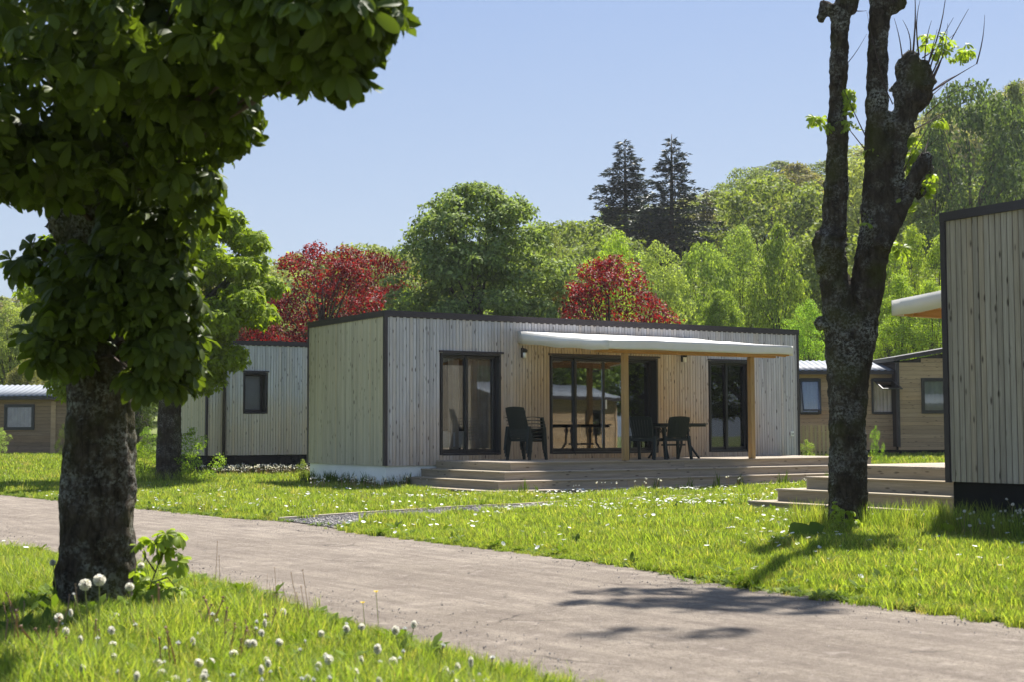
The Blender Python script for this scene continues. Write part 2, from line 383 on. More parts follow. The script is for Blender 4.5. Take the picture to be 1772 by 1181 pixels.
def along(P, t):
    d = [0]
    for (a, b), (c, e) in zip(P, P[1:]): d.append(d[-1] + math.hypot(c - a, e - b))
    s = t * d[-1]
    for k in range(len(P) - 1):
        if s <= d[k + 1] + 1e-9:
            u = (s - d[k]) / (d[k + 1] - d[k]); return (P[k][0] + (P[k + 1][0] - P[k][0]) * u, P[k][1] + (P[k + 1][1] - P[k][1]) * u)
    return P[-1]
for k in range(n + 1):
    a, b_ = along(GT, k / n), along(GB, k / n); jb = .1 * random.random()
    V += [(a[0], a[1], .012), ((a[0] + b_[0]) / 2, (a[1] + b_[1]) / 2, .022), (b_[0] + jb, b_[1] - jb, .012)]
for k in range(n):
    for i in range(2): F.append((k * 3 + i, (k + 1) * 3 + i, (k + 1) * 3 + i + 1, k * 3 + i + 1))
gp = link('gravel_path', mesh_np('gravel_path', V, F), None, M['gravel_bed']); tag(gp, kind='structure', label='narrow grey gravel path leading to the terrace')
mb = MB()
for (x0, y0), (x1, y1) in zip(GT[:-1], GT[1:]):
    d = Vector((x1 - x0, y1 - y0, 0)).normalized(); q = Vector((-d.y, d.x, 0)) * .03
    a, b_ = Vector((x0, y0, 0)) - q, Vector((x1, y1, 0)) - q; c_, e_ = b_ + 2 * q, a + 2 * q; up = Vector((0, 0, .05))
    mb.hexa([a, b_, c_, e_, a + up, b_ + up, c_ + up, e_ + up])
mb.build('path_edging', M['edging'], gp)
# ------------------------------------------------------------------ timber lodges
YAW = R(32.02)
def plank_mesh(name, w, d, h, cache={}):
    k = (name, round(w, 3), round(d, 3), round(h, 3))
    if k not in cache:
        mb = MB(); e = .006
        mb.v = [(0, 0, 0), (w, 0, 0), (w - 0, -d + e, 0), (w - e, -d, 0), (e, -d, 0), (0, -d + e, 0)]
        mb.v += [(x, y, h) for x, y, _ in mb.v]
        mb.f = [(5, 4, 3, 2, 1, 0), (6, 7, 8, 9, 10, 11)] + [(i, (i + 1) % 6, (i + 1) % 6 + 6, i + 6) for i in range(6)]
        mb.f = [tuple(reversed(f)) for f in mb.f]
        cache[k] = mb.mesh('cladding_board')
    return cache[k]
def clad(wall, W, zb, zt, mat, face, holes=(), pitch=.0755, off=0):
    """vertical boards on a face; face='front' runs along +x at y=0, 'left' runs along y at x=0, 'back' at y=off"""
    n = int(round(W / pitch)); p = W / n
    for k in range(n):
        x = k * p
        segs = [(zb, zt)]
        for (x0, x1, z0, z1) in holes:
            if x + p * .6 > x0 and x + p * .4 < x1:
                segs = [s for a, b in segs for s in ((a, min(b, z0)), (max(a, z1), b)) if s[1] - s[0] > .03]
        for a, b in segs:
            me = plank_mesh('b', p - .0065, .018 + (.003 if k % 2 else 0), b - a)
            o = link('cladding_board', me, wall)
            if not me.materials: me.materials.append(mat)
            o.material_slots[0].link = 'OBJECT'; o.material_slots[0].material = mat
            jz = random.uniform(-.004, .004) if a == zb else 0
            if face == 'front': o.location = (x, -.001, a + jz)
            elif face == 'left': o.location = (-.001, -x, a + jz); o.rotation_euler = (0, 0, -math.pi / 2)
def lodge(label, origin, W, D, zb, zt, matf, matl, holes=(), left=(True), group=None, gable_y=None):
    """box lodge, front at local y=0 looking along -y, body behind it (+y) unless gable_y given"""
    root = empty('timber_lodge', origin, YAW); tag(root, label, 'lodge', group)
    th = .14; g = .001
    wmb = MB()
    xs_ = sorted({0, W} | {v for h in holes for v in h[:2]})
    for x0, x1 in zip(xs_, xs_[1:]):
        hh = [h for h in holes if h[0] <= x0 + 1e-6 and h[1] >= x1 - 1e-6]
        if not hh: wmb.box(x0, x1, 0, th, zb, zt)
        else:
            wmb.box(x0, x1, 0, th, zb, hh[0][2]); wmb.box(x0, x1, 0, th, hh[0][3], zt)
    wmb.box(0, th, th, D, zb, zt); wmb.box(W - th, W, th, D, zb, zt); wmb.box(th, W - th, D - th, D, zb, zt)
    wmb.box(th, W - th, th, D - th, zb, zb + .1)
    wall = wmb.build('wall', M['backing'], root)
    MB().box(-.02, W + .02, -.02, D + .02, zt - .09, zt - .01).build('roof', M['backing'], root)
    rmb = MB(); c = .045
    rmb.box(-c, W + c, -c, 0.0, zt - .005, zt + .045); rmb.box(-c, W + c, D, D + c, zt - .005, zt + .045)
    rmb.box(-c, 0, 0, D, zt - .005, zt + .045); rmb.box(W, W + c, 0, D, zt - .005, zt + .045)
    rmb.box(-c + .003, W + c - .003, -c + .003, 0.0, zt - .075, zt - .006); rmb.box(-c + .003, -.001, .001, D, zt - .075, zt - .006)
    rmb.build('coping', M['trim'], root)
    for (x0, x1, y0, y1) in ((-.034, .03, -.036, -.0005), (W - .03, W + .034, -.036, -.0005)):
        MB().box(x0, x1, y0, y1, zb - .01, zt - .051).build('corner_trim', M['trim'], root)
    MB().box(-.036, -.0005, 0, .05, zb - .01, zt - .051).build('corner_trim', M['trim'], root)
    MB().box(-.036, -.0005, D - .03, D + .03, zb - .01, zt - .051).build('corner_trim', M['trim'], root)
    return root, wall
def door(root, x0, x1, z0, z1, splits, label=None, handle=None, name='sliding_door', depth=.19):
    """recessed dark framed glazing; splits = x positions of the stiles"""
    f = .055
    mb = MB(); y0, y1 = -.028, depth + .05
    mb.box(x0 - .005, x0 + .035, y0, y1, z0, z1); mb.box(x1 - .035, x1 + .005, y0, y1, z0, z1)
    mb.box(x0 + .035, x1 - .035, y0, y1, z1 - .04, z1 + .005); mb.box(x0 + .035, x1 - .035, y0, y1, z0 - .005, z0 + .035)
    fr = mb.build(name, M['frame'], root, bevel=.004)
    if label: fr['label'] = label
    ed = [x0 + .035] + list(splits) + [x1 - .035]
    for k, (a, b) in enumerate(zip(ed, ed[1:])):
        yy = depth - (.045 if k % 2 else 0); sm = MB(); z_0, z_1 = z0 + .036, z1 - .041
        a2 = a - (.03 if k else 0); b2 = b + (.03 if k < len(ed) - 2 else 0)
        sm.box(a2, a2 + f, yy, yy + .04, z_0, z_1); sm.box(b2 - f, b2, yy, yy + .04, z_0, z_1)
        sm.box(a2 + f, b2 - f, yy, yy + .04, z_1 - f, z_1); sm.box(a2 + f, b2 - f, yy, yy + .04, z_0, z_0 + f + .02)
        sm.build('sash', M['frame'], fr)
        MB().box(a2 + f, b2 - f, yy + .014, yy + .024, z_0 + f + .02, z_1 - f).build('pane', M['glass'], fr)
    if handle: MB().box(handle, handle + .025, depth - .09, depth - .05, z0 + .95, z0 + 1.15).build('handle', M['white_plastic'], fr)
    MB().box(x0 - .06, x1 + .06, -.05, -.026, z1 + .006, z1 + .045).build('lintel_trim', M['trim'], root)
    return fr
def curtain(root, x0, x1, y, z0, z1, mat, amp=.035, per=.13, name='curtain', label=None):
    n = max(12, int((x1 - x0) / .012)); V = []; F = []
    ph = random.random() * 6
    for i in range(n + 1):
        x = x0 + (x1 - x0) * i / n
        yy = y + amp * math.sin(x / per * 6.28 + ph + .8 * math.sin(x * 9)) + .3 * amp * math.sin(x * 83)
        V += [(x, yy, z0), (x, yy * 1.0, z1)]
    for i in range(n): F.append((2 * i, 2 * i + 2, 2 * i + 3, 2 * i + 1))
    o = link(name, mesh_np(name, V, F, True), root, mat)
    if label: o['label'] = label
    return o
def wall_lamp(root, x, z):
    mb = MB(); mb.box(x - .035, x + .035, -.05, -.024, z - .11, z + .09); mb.box(x - .012, x + .012, -.12, -.05, z + .04, z + .065)
    mb.tube([(x, -.12, z + .075), (x, -.12, z + .04), (x, -.12, z - .01)], [.03, .065, .05], 12)
    o = mb.build('wall_lamp', M['lamp_metal'], root)
    MB().tube([(x, -.12, z - .01), (x, -.12, z - .12)], [.042, .036], 12).build('lamp_glass', M['white_plastic'], o, smooth_=True)
# ---- main lodge
ML = (-2.48, 28.128, 0); W1, D1, ZB, ZT = 10.86, 3.64, .475, 3.49
d1 = (1.24, 2.64, .66, 2.715); d2 = (3.88, 6.70, .66, 2.725); d3 = (8.18, 9.42, .66, 2.715)
root, wall = lodge('long grey timber lodge with flat roof, awning terrace and white skirting at its near corner', ML, W1, D1, ZB, ZT, None, None, (d1, d2, d3), group='vertical boarded timber lodges')
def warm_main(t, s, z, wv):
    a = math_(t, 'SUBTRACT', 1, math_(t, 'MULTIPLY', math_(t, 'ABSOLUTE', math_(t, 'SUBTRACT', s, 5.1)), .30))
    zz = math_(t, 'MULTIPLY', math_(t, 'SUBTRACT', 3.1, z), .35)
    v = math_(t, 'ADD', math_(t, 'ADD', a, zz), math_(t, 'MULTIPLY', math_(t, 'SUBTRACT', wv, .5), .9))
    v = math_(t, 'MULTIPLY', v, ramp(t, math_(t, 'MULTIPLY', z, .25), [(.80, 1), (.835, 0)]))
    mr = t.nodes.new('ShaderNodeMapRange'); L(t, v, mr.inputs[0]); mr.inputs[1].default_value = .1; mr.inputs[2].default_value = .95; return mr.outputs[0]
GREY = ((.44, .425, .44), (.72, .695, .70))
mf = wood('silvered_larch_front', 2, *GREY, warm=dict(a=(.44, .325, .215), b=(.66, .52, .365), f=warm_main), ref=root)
mlft = wood('olive_larch_side', 2, (.48, .44, .31), (.68, .63, .465), knots=.9)  # green bounce light from the grass is put into this board colour
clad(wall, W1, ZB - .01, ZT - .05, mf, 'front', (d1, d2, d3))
# left side: boards run in depth, drawn from the back corner forwards
def clad_side(wall, D, zb, zt, mat, pitch=.0755):
    n = int(round(D / pitch)); p = D / n
    me = plank_mesh('side', p - .008, .020, zt - zb)
    if not me.materials: me.materials.append(mat)
    for k in range(n):
        o = link('cladding_board', me, wall, loc=(-.001, (k + 1) * p, zb), rot=(0, 0, -math.pi / 2))
        o.material_slots[0].link = 'OBJECT'; o.material_slots[0].material = mat
        o.location.x -= random.choice((0, .002, .003))
clad_side(wall, D1, ZB - .01, ZT - .05, mlft)
sp = MB(); 
MB().box(.02, .04, .02, D1 / 2 - .003, 0, ZB - .012).build('skirting_panel', M['white_panel'], root)
MB().box(.02, .04, D1 / 2 + .003, D1 - .02, 0, ZB - .012).build('skirting_panel', M['white_panel'], root)
MB().box(.042, W1 - .02, .02, .04, 0, ZB - .012).build('skirting_panel', M['white_panel'], root)
MB().box(.3, W1 - .3, .3, D1 - .3, 0, ZB - .02).build('underframe', M['black_skirt'], root)
door(root, *d1, [1.93], 'two leaf bedroom sliding door with curtains half drawn')
door(root, *d2, [4.62, 5.35], 'wide three leaf living room sliding door', handle=5.38)
door(root, *d3, [8.82], 'two leaf bedroom sliding door with plum curtains')
curtain(root, 1.56, 1.84, .29, .78, 2.6, M['curtain'], .02, .11); curtain(root, 1.96, 2.55, .28, .78, 2.6, M['curtain'], .02, .09)
cb = MB().box(1.3, 2.0, .30, 1.6, .8, 1.14).build('bed', M['linen'], root, bevel=.03)
curtain(root, 8.24, 8.74, .29, .78, 2.6, M['curtain_dark'], .03, .11); 
curtain(root, 8.84, 9.36, .28, .8, 2.6, M['curtain_dark'], .008, .3)
tow = MB().box(8.88, 9.34, .258, .266, 1.55, 1.58).box(8.88, 9.34, .258, .266, 1.61, 1.64).box(8.88, 9.34, .258, .266, 2.5, 2.6).box(8.88, 9.34, .258, .266, .80, .86).build('curtain_stripe', M['linen'], root)
curtain(root, 6.1, 6.6, .29, .78, 2.6, M['curtain_dark'], .03, .12)
MB().box(4.2, 5.6, 1.2, 2.0, 1.28, 1.32).box(4.25, 4.3, 1.3, 1.35, .6, 1.28).box(5.5, 5.55, 1.3, 1.35, .6, 1.28).build('dining_table', M['post'], root)
wall_lamp(root, 3.16, 2.77); wall_lamp(root, 7.385, 2.78)
so_ = MB().box(10.59, 10.69, -.055, -.024, 1.0, 1.12).build('socket', M['white_plastic'], root, bevel=.006)
MB().box(10.61, 10.63, -.058, -.0555, 1.04, 1.07).box(10.65, 10.67, -.058, -.0555, 1.04, 1.07).build('socket_hole', M['frame'], so_)
# ---- terrace of the main lodge (local frame of the lodge: x along the front, y negative outwards)
def terrace(label, origin, x0, x1, y0, y1, levels, wrapx0=True, wrapx1=False, side=-1, step=.33, x1b=None):
    """platform x0..x1, y0(at wall)..y1(outer edge); levels = z of deck and of each step below; side=-1 outwards is -y, +1 is +y"""
    rt = empty('timber_terrace', origin, YAW); tag(rt, label, 'terrace', 'stepped timber terraces')
    s = side; z = levels[0]; th = .028
    ymin, ymax = sorted((y0, y1)); bw = .145; n = int((ymax - ymin) / bw); bw = (ymax - ymin) / n
    me = MB().box(0, x1 - x0 - .0, 0, bw - .006, -th, 0).mesh('deck_board')
    me.materials.append(M['deck'])
    for k in range(n):
        link('deck_board', me, rt, loc=(x0, ymin + k * bw + .003, z - random.uniform(0, .0015)))
    prev = z
    for i, zl in enumerate(levels):
        e = i * step; ne = (i + 1) * step
        nz = levels[i + 1] if i + 1 < len(levels) else 0
        xa = x0 - (e if wrapx0 else 0); xb = x1
        yo = y1 + s * e                                     # outer edge of this level
        h0, h1 = (nz if nz > 0 else -.04), zl - th - .001
        ya, yb = sorted((yo, yo - s * .024))
        # front risers in lengths, slightly different tones
        cuts = [xa]; 
        while cuts[-1] < xb - 1.2: cuts.append(min(xb, cuts[-1] + random.uniform(2.6, 4.2)))
        if cuts[-1] < xb: cuts[-1] = xb
        for a, b_ in zip(cuts, cuts[1:]):
            MB().box(a + .0015, b_ - .0015, ya, yb, h0, h1).build('riser_board', M['deck'], rt)
        if wrapx0:
            y_a, y_b = sorted((y0, yo - s * .026))
            MB().box(xa, xa + .024, y_a, y_b, h0, h1).build('riser_board', M['deck_y'], rt)
        if wrapx1:
            y_a, y_b = sorted((y0, yo - s * .026))
            MB().box(xb - .024, xb, y_a, y_b, h0, h1).build('riser_board', M['deck_y'], rt)
        # treads of the next level
        if nz > 0:
            for q in range(2):
                a = e + q * step / 2; b_ = a + step / 2 - .005
                if q == 0: a += .002
                ya, yb = sorted((y1 + s * a, y1 + s * (b_ + (.02 if q else 0))))
                xl = x0 - (b_ + (.02 if q else 0)) if wrapx0 else x0
                MB().box(xl, xb, ya, yb, nz - th, nz).build('tread_board', M['deck'], rt, bevel=.003)
                if wrapx0:
                    y_a, y_b = sorted((y0, y1 + s * (a - .002)))
                    MB().box(x0 - b_ - (.02 if q else 0), x0 - a, y_a, y_b, nz - th, nz).build('tread_board', M['deck_y'], rt, bevel=.003)
    # nosing strips of the deck edge
    ya, yb = sorted((y1, y1 + s * .02)); MB().box(x0 - (.02 if wrapx0 else 0), x1, ya, yb, z - th, z + .001).build('edge_board', M['deck'], rt)
    return rt
terrace('long timber terrace with three steps in front of the awning lodge', ML, 1.11, 10.3, -.04, -2.85, (.5635, .405, .25, .095), side=-1, step=.335)
# ---- awning
aw = empty('awning', ML, YAW); tag(aw, 'cream canvas awning on timber posts over the terrace doors', 'awning', 'canvas awnings')
def awning(root, x0, x1, y1, zw, zf, drop=.2, s=-1, seed=1):
    nx_, ny_ = 60, 14; V = []; F = []; rr = random.Random(seed)
    def zc(u, v):
        sag = -.025 * math.sin(math.pi * v) * (1 + .3 * math.sin(u * 9)); w_ = .008 * noise.noise((u * 7, v * 4, seed))
        return zw + (zf - zw) * v + sag + w_
    for j in range(ny_ + 1):
        for i in range(nx_ + 1):
            u, v = i / nx_, j / ny_
            V.append((x0 + (x1 - x0) * u, s * (abs(y1) * v + .02), zc(u, v)))
    for j in range(ny_):
        for i in range(nx_): F.append((j * (nx_ + 1) + i, j * (nx_ + 1) + i + 1, (j + 1) * (nx_ + 1) + i + 1, (j + 1) * (nx_ + 1) + i))
    def sheet(nm, V_, F_, th=.004):
        o = link(nm, mesh_np(nm, V_, F_, True), root, M['canvas']); q = o.modifiers.new('solid', 'SOLIDIFY'); q.thickness = th; return o
    sheet('canvas', V, F)
    V = []; F = []; nv = 110
    for j in range(5):
        for i in range(nv + 1):
            u = i / nv; d = drop * (1 + .07 * noise.noise((u * 5, 3, seed))); cr = .008 * noise.noise((u * 30, 1, seed)) + .012 * max(0, noise.noise((u * 11, 7, seed))) * math.sin(u * 90)
            V.append((x0 + (x1 - x0) * u, s * (abs(y1) + .022 + cr * j / 4), zc(u, 1) + .003 - d * j / 4))
    for j in range(4):
        for i in range(nv): F.append((j * (nv + 1) + i, j * (nv + 1) + i + 1, (j + 1) * (nv + 1) + i + 1, (j + 1) * (nv + 1) + i))
    sheet('valance', V, F)
    for xe, u in ((x0, 0), (x1, 1)):
        V = []; F = []
        for j in range(ny_ + 1):
            v = j / ny_; z_ = zc(u, v); dd = (.27 - .07 * v) * (1 + .04 * math.sin(v * 17))
            V += [(xe, s * (abs(y1) * v + .02), z_), (xe + (.010 * math.sin(v * 20)), s * (abs(y1) * v + .02), z_ - dd)]
        for j in range(ny_): F.append((2 * j, 2 * j + 2, 2 * j + 3, 2 * j + 1))
        sheet('valance', V, F)
awning(aw, 3.05, 7.72, -3.2, 3.23, 2.86, .18)
MB().box(3.12, 7.66, -2.78, -2.66, 2.64, 2.76).build('beam', M['beam'], aw)
for x in (3.2, 4.75, 6.3, 7.58): 
    mb = MB(); mb.hexa([(x, -3.12, 2.64), (x + .05, -3.12, 2.64), (x + .05, -.06, 3.04), (x, -.06, 3.04), (x, -3.12, 2.74), (x + .05, -3.12, 2.74), (x + .05, -.06, 3.14), (x, -.06, 3.14)]); mb.build('rafter', M['beam'], aw)
MB().box(3.12, 7.66, -3.18, -3.12, 2.66, 2.78).build('front_rail', M['beam'], aw)
for x in (3.80, 7.02): MB().box(x - .055, x + .055, -2.775, -2.665, .5645, 2.639).build('post', M['post'], aw, bevel=.006)
# ---- left lodge behind
LL = (-7.86, 37.0, 0); dw = (1.00, 1.63, 1.62, 2.70)
zofs = .0
root2, wall2 = lodge('grey timber lodge with one small window behind the second chestnut', LL, 10.0, 3.64, .55, 3.49, None, None, (dw,), group='vertical boarded timber lodges')
def warm_left(t, s, z, wv):
    mr = t.nodes.new('ShaderNodeMapRange'); L(t, math_(t, 'ADD', z, math_(t, 'MULTIPLY', math_(t, 'SUBTRACT', wv, .5), 2.0)), mr.inputs[0]); mr.inputs[1].default_value = 2.3; mr.inputs[2].default_value = 1.2; return mr.outputs[0]
mf2 = wood('silvered_larch_left', 2, (.50, .495, .515), (.74, .73, .74), warm=dict(a=(.54, .47, .38), b=(.72, .64, .52), f=warm_left), ref=root2)
clad(wall2, 10.0, .54, 3.44, mf2, 'front', (dw,)); clad_side(wall2, 3.64, .54, 3.44, mlft)
door(root2, *dw, [], 'small dark framed window', name='window', depth=.20)
sky_reflection = MB().box(1.02, 1.61, .27, .28, 1.62, 2.70).build('sky_reflection', plain('sky_reflection_blue', (.62, .68, .80), .8, .2, .05), root2)  # added pale blue sheet, paints the sky's reflection in the window pane
MB().box(.02, .05, .02, 3.6, -.2, .54).box(.05, 9.95, .02, .05, -.2, .54).build('skirt', M['black_skirt'], root2)
MB().tube([(.44, -.09, 3.2), (.44, -.09, 2.95), (.44, -.07, .05)], .045, 10).build('downpipe', M['trim'], root2, smooth_=True)
MB().box(.36, .52, -.14, -.03, 3.2, 3.38).build('rainwater_head', M['trim'], root2)
MB().box(.63, .78, -.05, -.024, 2.86, 3.02).build('vent', M['trim'], root2)
MB().box(.3, 9.5, 1.0, 1.02, .66, 3.4).build('inner_wall', M['interior'], root2)
# ---- right lodge (we see its left end; its front looks away from us)
RL = (4.81, 15.8, 0)
root3 = empty('timber_lodge', RL, YAW); tag(root3, 'near timber lodge end wall cut by the right edge on a black skirt', 'lodge', 'vertical boarded timber lodges')
W3, D3 = 10.86, 3.64; zb3, zt3 = .575, 3.49
wm = MB().box(0, W3, -D3, 0, zb3, zt3).build('wall', M['backing'], root3)
mr3 = wood('brown_grey_larch_end', 2, (.32, .275, .22), (.54, .475, .39), knots=1.0)
n = 48; p = D3 / n
me = plank_mesh('end', p - .009, .022, zt3 - zb3 - .04); me.materials.append(mr3)
for k in range(n):
    o = link('cladding_board', me, wm, loc=(-.001 - random.choice((0, .003)), -k * p, zb3 - .01), rot=(0, 0, -math.pi / 2))
MB().box(-.05, W3 + .05, -D3 - .05, .05, zt3 - .003, zt3 + .05).build('coping', M['trim'], root3)
MB().box(-.05, -.001, -.02, .045, zb3 - .02, zt3 - .05).build('corner_trim', M['trim'], root3)
MB().box(-.053, -.0015, -D3, .048, zt3 - .049, zt3 - .004).build('fascia', M['trim'], root3)
V = []; F = []; n = 90                                   # the loose black skirt
for i in range(n + 1):
    y = -D3 * i / n
    for z in (-.1, .12, .32, .57): V.append((.03 + .012 * math.sin(y * 21) * (1 - z), y, z))
for i in range(n):
    for j in range(3): F.append((i * 4 + j, i * 4 + 4 + j, i * 4 + 5 + j, i * 4 + 1 + j))
link('skirt', mesh_np('skirt', V, F, True), root3, M['black_skirt']); MB().box(.06, W3, -D3, -.005, -.1, zb3 - .001).build('underframe', M['black_skirt'], root3)
terrace('timber terrace with three steps behind the forked trunk', RL, 2.36, 9.5, .04, 4.15, (.64, .47, .295, .12), side=1, step=.29)
aw2 = empty('awning', RL, YAW); tag(aw2, 'white canvas awning corner jutting out behind the near lodge', 'awning', 'canvas awnings')
awning(aw2, 1.55, 6.3, 2.25, 3.05, 2.82, .2, 1, 5)
MB().box(1.65, 6.2, 2.0, 2.1, 2.6, 2.72).build('beam', M['beam'], aw2)
for x in (1.7, 3.3, 4.9): MB().hexa([(x, .05, 2.84), (x + .05, .05, 2.84), (x + .05, 2.2, 2.62), (x, 2.2, 2.62), (x, .05, 2.94), (x + .05, .05, 2.94), (x + .05, 2.2, 2.72), (x, 2.2, 2.72)]).build('rafter', M['beam'], aw2)
for x in (2.6, 6.0): MB().box(x, x + .11, 2.0, 2.1, .641, 2.599).build('post', M['post'], aw2)
MB().box(1.6, 6.25, .05, 2.1, 2.745, 2.76).build('ceiling_board', M['beam'], aw2) if False else None
# ------------------------------------------------------------------ horizontally boarded cabins
def ribbed_roof(root, x0, x1, y0, y1, za, zb_, pitch=.2):
    V = []; F = []; n = int((x1 - x0) / pitch) * 4; sec = (0, 0, .03, .03)
    for i in range(n + 1):
        x = x0 + (x1 - x0) * i / n; r = (0, .0, .028, .028)[i % 4]
        V += [(x, y0, za + r), (x, y1, zb_ + r)]
    for i in range(n): F.append((2 * i, 2 * i + 2, 2 * i + 3, 2 * i + 1))
    o = link('roof', mesh_np('roof', V, F), root, M['metal_roof']); s = o.modifiers.new('s', 'SOLIDIFY'); s.thickness = .02
    return o
def hboards(wall, W, z0, z1, mat, y=0, pitch=.13, holes=(), slope=None, left=False):
    n = int(round((z1 - z0) / pitch)); p = (z1 - z0) / n
    for k in range(n + (0 if slope is None else 12)):
        z = z0 + k * p; segs = [(0, W)]
        if slope is not None:
            top = z0 + (k + 1) * p
            if top > slope(0): 
                xs0 = next((W * q / 200 for q in range(201) if slope(W * q / 200) >= top), None)
                if xs0 is None: break
                segs = [(xs0, W)]
        for (x0, x1, a, b) in holes:
            if z + p > a + .02 and z < b - .02:
                segs = [s for u, v in segs for s in ((u, min(v, x0)), (max(u, x1), v)) if s[1] - s[0] > .02]
        for u, v in segs:
            mb = MB(); mb.hexa([(u, 0, 0), (u, -.012, 0), (v, -.012, 0), (v, 0, 0), (u, 0, p - .004), (u, -.024, p - .012), (v, -.024, p - .012), (v, 0, p - .004)])
            o = mb.build('cladding_board', mat, wall, loc=(0, y - .001, z))
def window(root, x0, x1, z0, z1, open_=0, label=None, curtain_mat=None, frame='frame'):
    mb = MB(); f = .06
    mb.box(x0 - f, x0, -.06, .04, z0 - f, z1 + f); mb.box(x1, x1 + f, -.06, .04, z0 - f, z1 + f)
    mb.box(x0, x1, -.06, .04, z1, z1 + f); mb.box(x0, x1, -.06, .04, z0 - f, z0)
    fr = mb.build('window', M['frame'], root)
    if label: fr['label'] = label
    h = z1 - z0; s = MB(); w_ = x1 - x0
    s.box(.002, .045, -.03, 0, -h, 0).box(w_ - .045, w_ - .002, -.03, 0, -h, 0).box(.045, w_ - .045, -.03, 0, -.045, 0).box(.045, w_ - .045, -.03, 0, -h, -h + .045)
    sa = s.build('sash', M['frame'], fr, loc=(x0, -.02, z1), rot=(-open_, 0, 0))
    g = MB().box(.046, w_ - .046, -.018, -.010, -h + .046, -.046).build('pane', M['glass'], fr, loc=(x0, -.02, z1), rot=(-open_, 0, 0))
    if curtain_mat: curtain(root, x0 + .02, x1 - .02, .06, z0, z1, curtain_mat, .015, .12)
    return fr
def cabin(label, loc, rz, W, D, z0, ze, zr, holes, mat, roofd=.25, mono=None):
    root = empty('weekend_cabin', loc, rz); tag(root, label, 'cabin')
    wl = MB()
    xs_ = sorted({0, W} | {v for h in holes for v in h[:2]})
    for x0, x1 in zip(xs_, xs_[1:]):
        hh = [h for h in holes if h[0] <= x0 + 1e-6 and h[1] >= x1 - 1e-6]
        if not hh: wl.box(x0, x1, 0, .1, z0, ze)
        else: wl.box(x0, x1, 0, .1, z0, hh[0][2]); wl.box(x0, x1, 0, .1, hh[0][3], ze)
    wl.box(0, .1, .1, D, z0, ze).box(W - .1, W, .1, D, z0, ze).box(.1, W - .1, D - .1, D, z0, ze)
    if mono:
        wl.hexa([(0, 0, ze), (W, 0, ze), (W, .1, ze), (0, .1, ze), (0, 0, ze + .01), (W, 0, zr - .03), (W, .1, zr - .03), (0, .1, ze + .01)])
    wall = wl.build('wall', M['backing'], root)
    hboards(wall, W, z0, ze, mat, holes=holes, slope=(lambda x: ze + (zr - .05 - ze) * x / W) if mono else None)
    MB().box(.1, W - .1, .1, D - .1, z0 - .5, z0 + .02).build('underframe', M['black_skirt'], root)
    if mono:
        mb = MB(); mb.hexa([(-.12, -.14, ze + .03), (W + .2, -.14, zr + .04), (W + .2, D, zr + .04), (-.12, D, ze + .03), (-.12, -.14, ze + .16), (W + .2, -.14, zr + .17), (W + .2, D, zr + .17), (-.12, D, ze + .16)])
        mb.build('roof', M['trim'], root)
    else:
        ribbed_roof(root, -.15, W + .15, -roofd, D / 2, ze + .10, zr); ribbed_roof(root, -.15, W + .15, D / 2, D + roofd, zr, ze + .10)
        MB().box(-.15, W + .15, -roofd - .03, -roofd + .005, ze - .02, ze + .09).build('gutter', M['trim'], root)
        MB().box(-.15, W + .15, -roofd + .01, -.03, ze + .03, ze + .05).build('soffit', M['trim'], root)
    for x in (0, W): MB().box(x - .05, x + .05, -.055, .02, z0, ze - .001).build('corner_trim', M['trim'] if mono else mat, root)
    MB().box(.0, W, -.03, .0, z0 - .1, z0 - .003).build('base_board', mat, root)
    return root
gl_ = px(113, 793, 50)
c1 = cabin('brown cabin with grey ribbed metal roof at the far left', (-21.6, 50.6, 0), R(-2), 8, 3.2, .42, 2.32, 2.86, [(4.05 - .2, 5.0 - .2, 1.30, 2.08)], M['hboard_dark'])
window(c1, 3.85, 4.8, 1.30, 2.08, 0, curtain_mat=M['curtain']); MB().box(5.45, 5.62, -.05, -.026, .42, 2.25).build('batten', M['hboard'], c1)
c2 = cabin('cabin with metal roof and opened windows between lodge and forked trunk', (8.2, 45.6, 0), R(3), 6.0, 3.2, .62, 2.93, 3.42, [(.95, 1.55, 1.72, 2.72), (3.3, 3.95, 1.72, 2.72)], M['hboard'])
window(c2, .95, 1.55, 1.72, 2.72, R(16), 'tilted open window', M['linen']); window(c2, 3.3, 3.95, 1.72, 2.72, R(72), 'window propped wide open', M['curtain'])
c3 = cabin('cabin with rising monopitch roof beside the near lodge', (12.15, 45.3, 0), R(5), 4.2, 3.2, .62, 3.28, 4.05, [(.82, 1.55, 1.72, 2.72)], M['hboard'], mono=True)
window(c3, .82, 1.55, 1.72, 2.72, 0, None, M['linen'])
_w = wm; n_f = 142
me = plank_mesh('far', W3 / n_f - .0065, .018, zt3 - zb3 - .06); me.materials.append(mr3)
for k in range(n_f): link('cladding_board', me, wm, loc=((k + 1) * W3 / n_f, .001, zb3 - .01), rot=(0, 0, math.pi))
# the cabin mirrored in the terrace doors, out of frame to the right
c4 = cabin('larch boarded cabin with metal roof out of view to the right', (26.0, 21.8, 0), R(-168), 8, 3.2, .35, 2.35, 2.95, [(1.2, 2.1, 1.1, 1.9)], M['hboard'])
window(c4, 1.2, 2.1, 1.1, 1.9)
# slatted fence under cabin 2
fe = empty('slatted_fence', (8.35, 43.9, .25), R(3)); tag(fe, 'low fence of upright wooden slats in front of the far cabin', 'fence')
M['slat'] = wood('slat_timber', 2, (.46, .34, .17), (.62, .48, .28), knots=.2)
me = MB().box(0, .075, 0, .02, 0, 1.05).mesh('slat'); me.materials.append(M['slat'])
for k in range(20): link('slat', me, fe, loc=(k * .125, 0, random.uniform(-.01, .01)))
MB().box(0, 2.4, .021, .06, .25, .33).box(0, 2.4, .021, .06, .75, .83).build('rail', M['hboard'], fe)
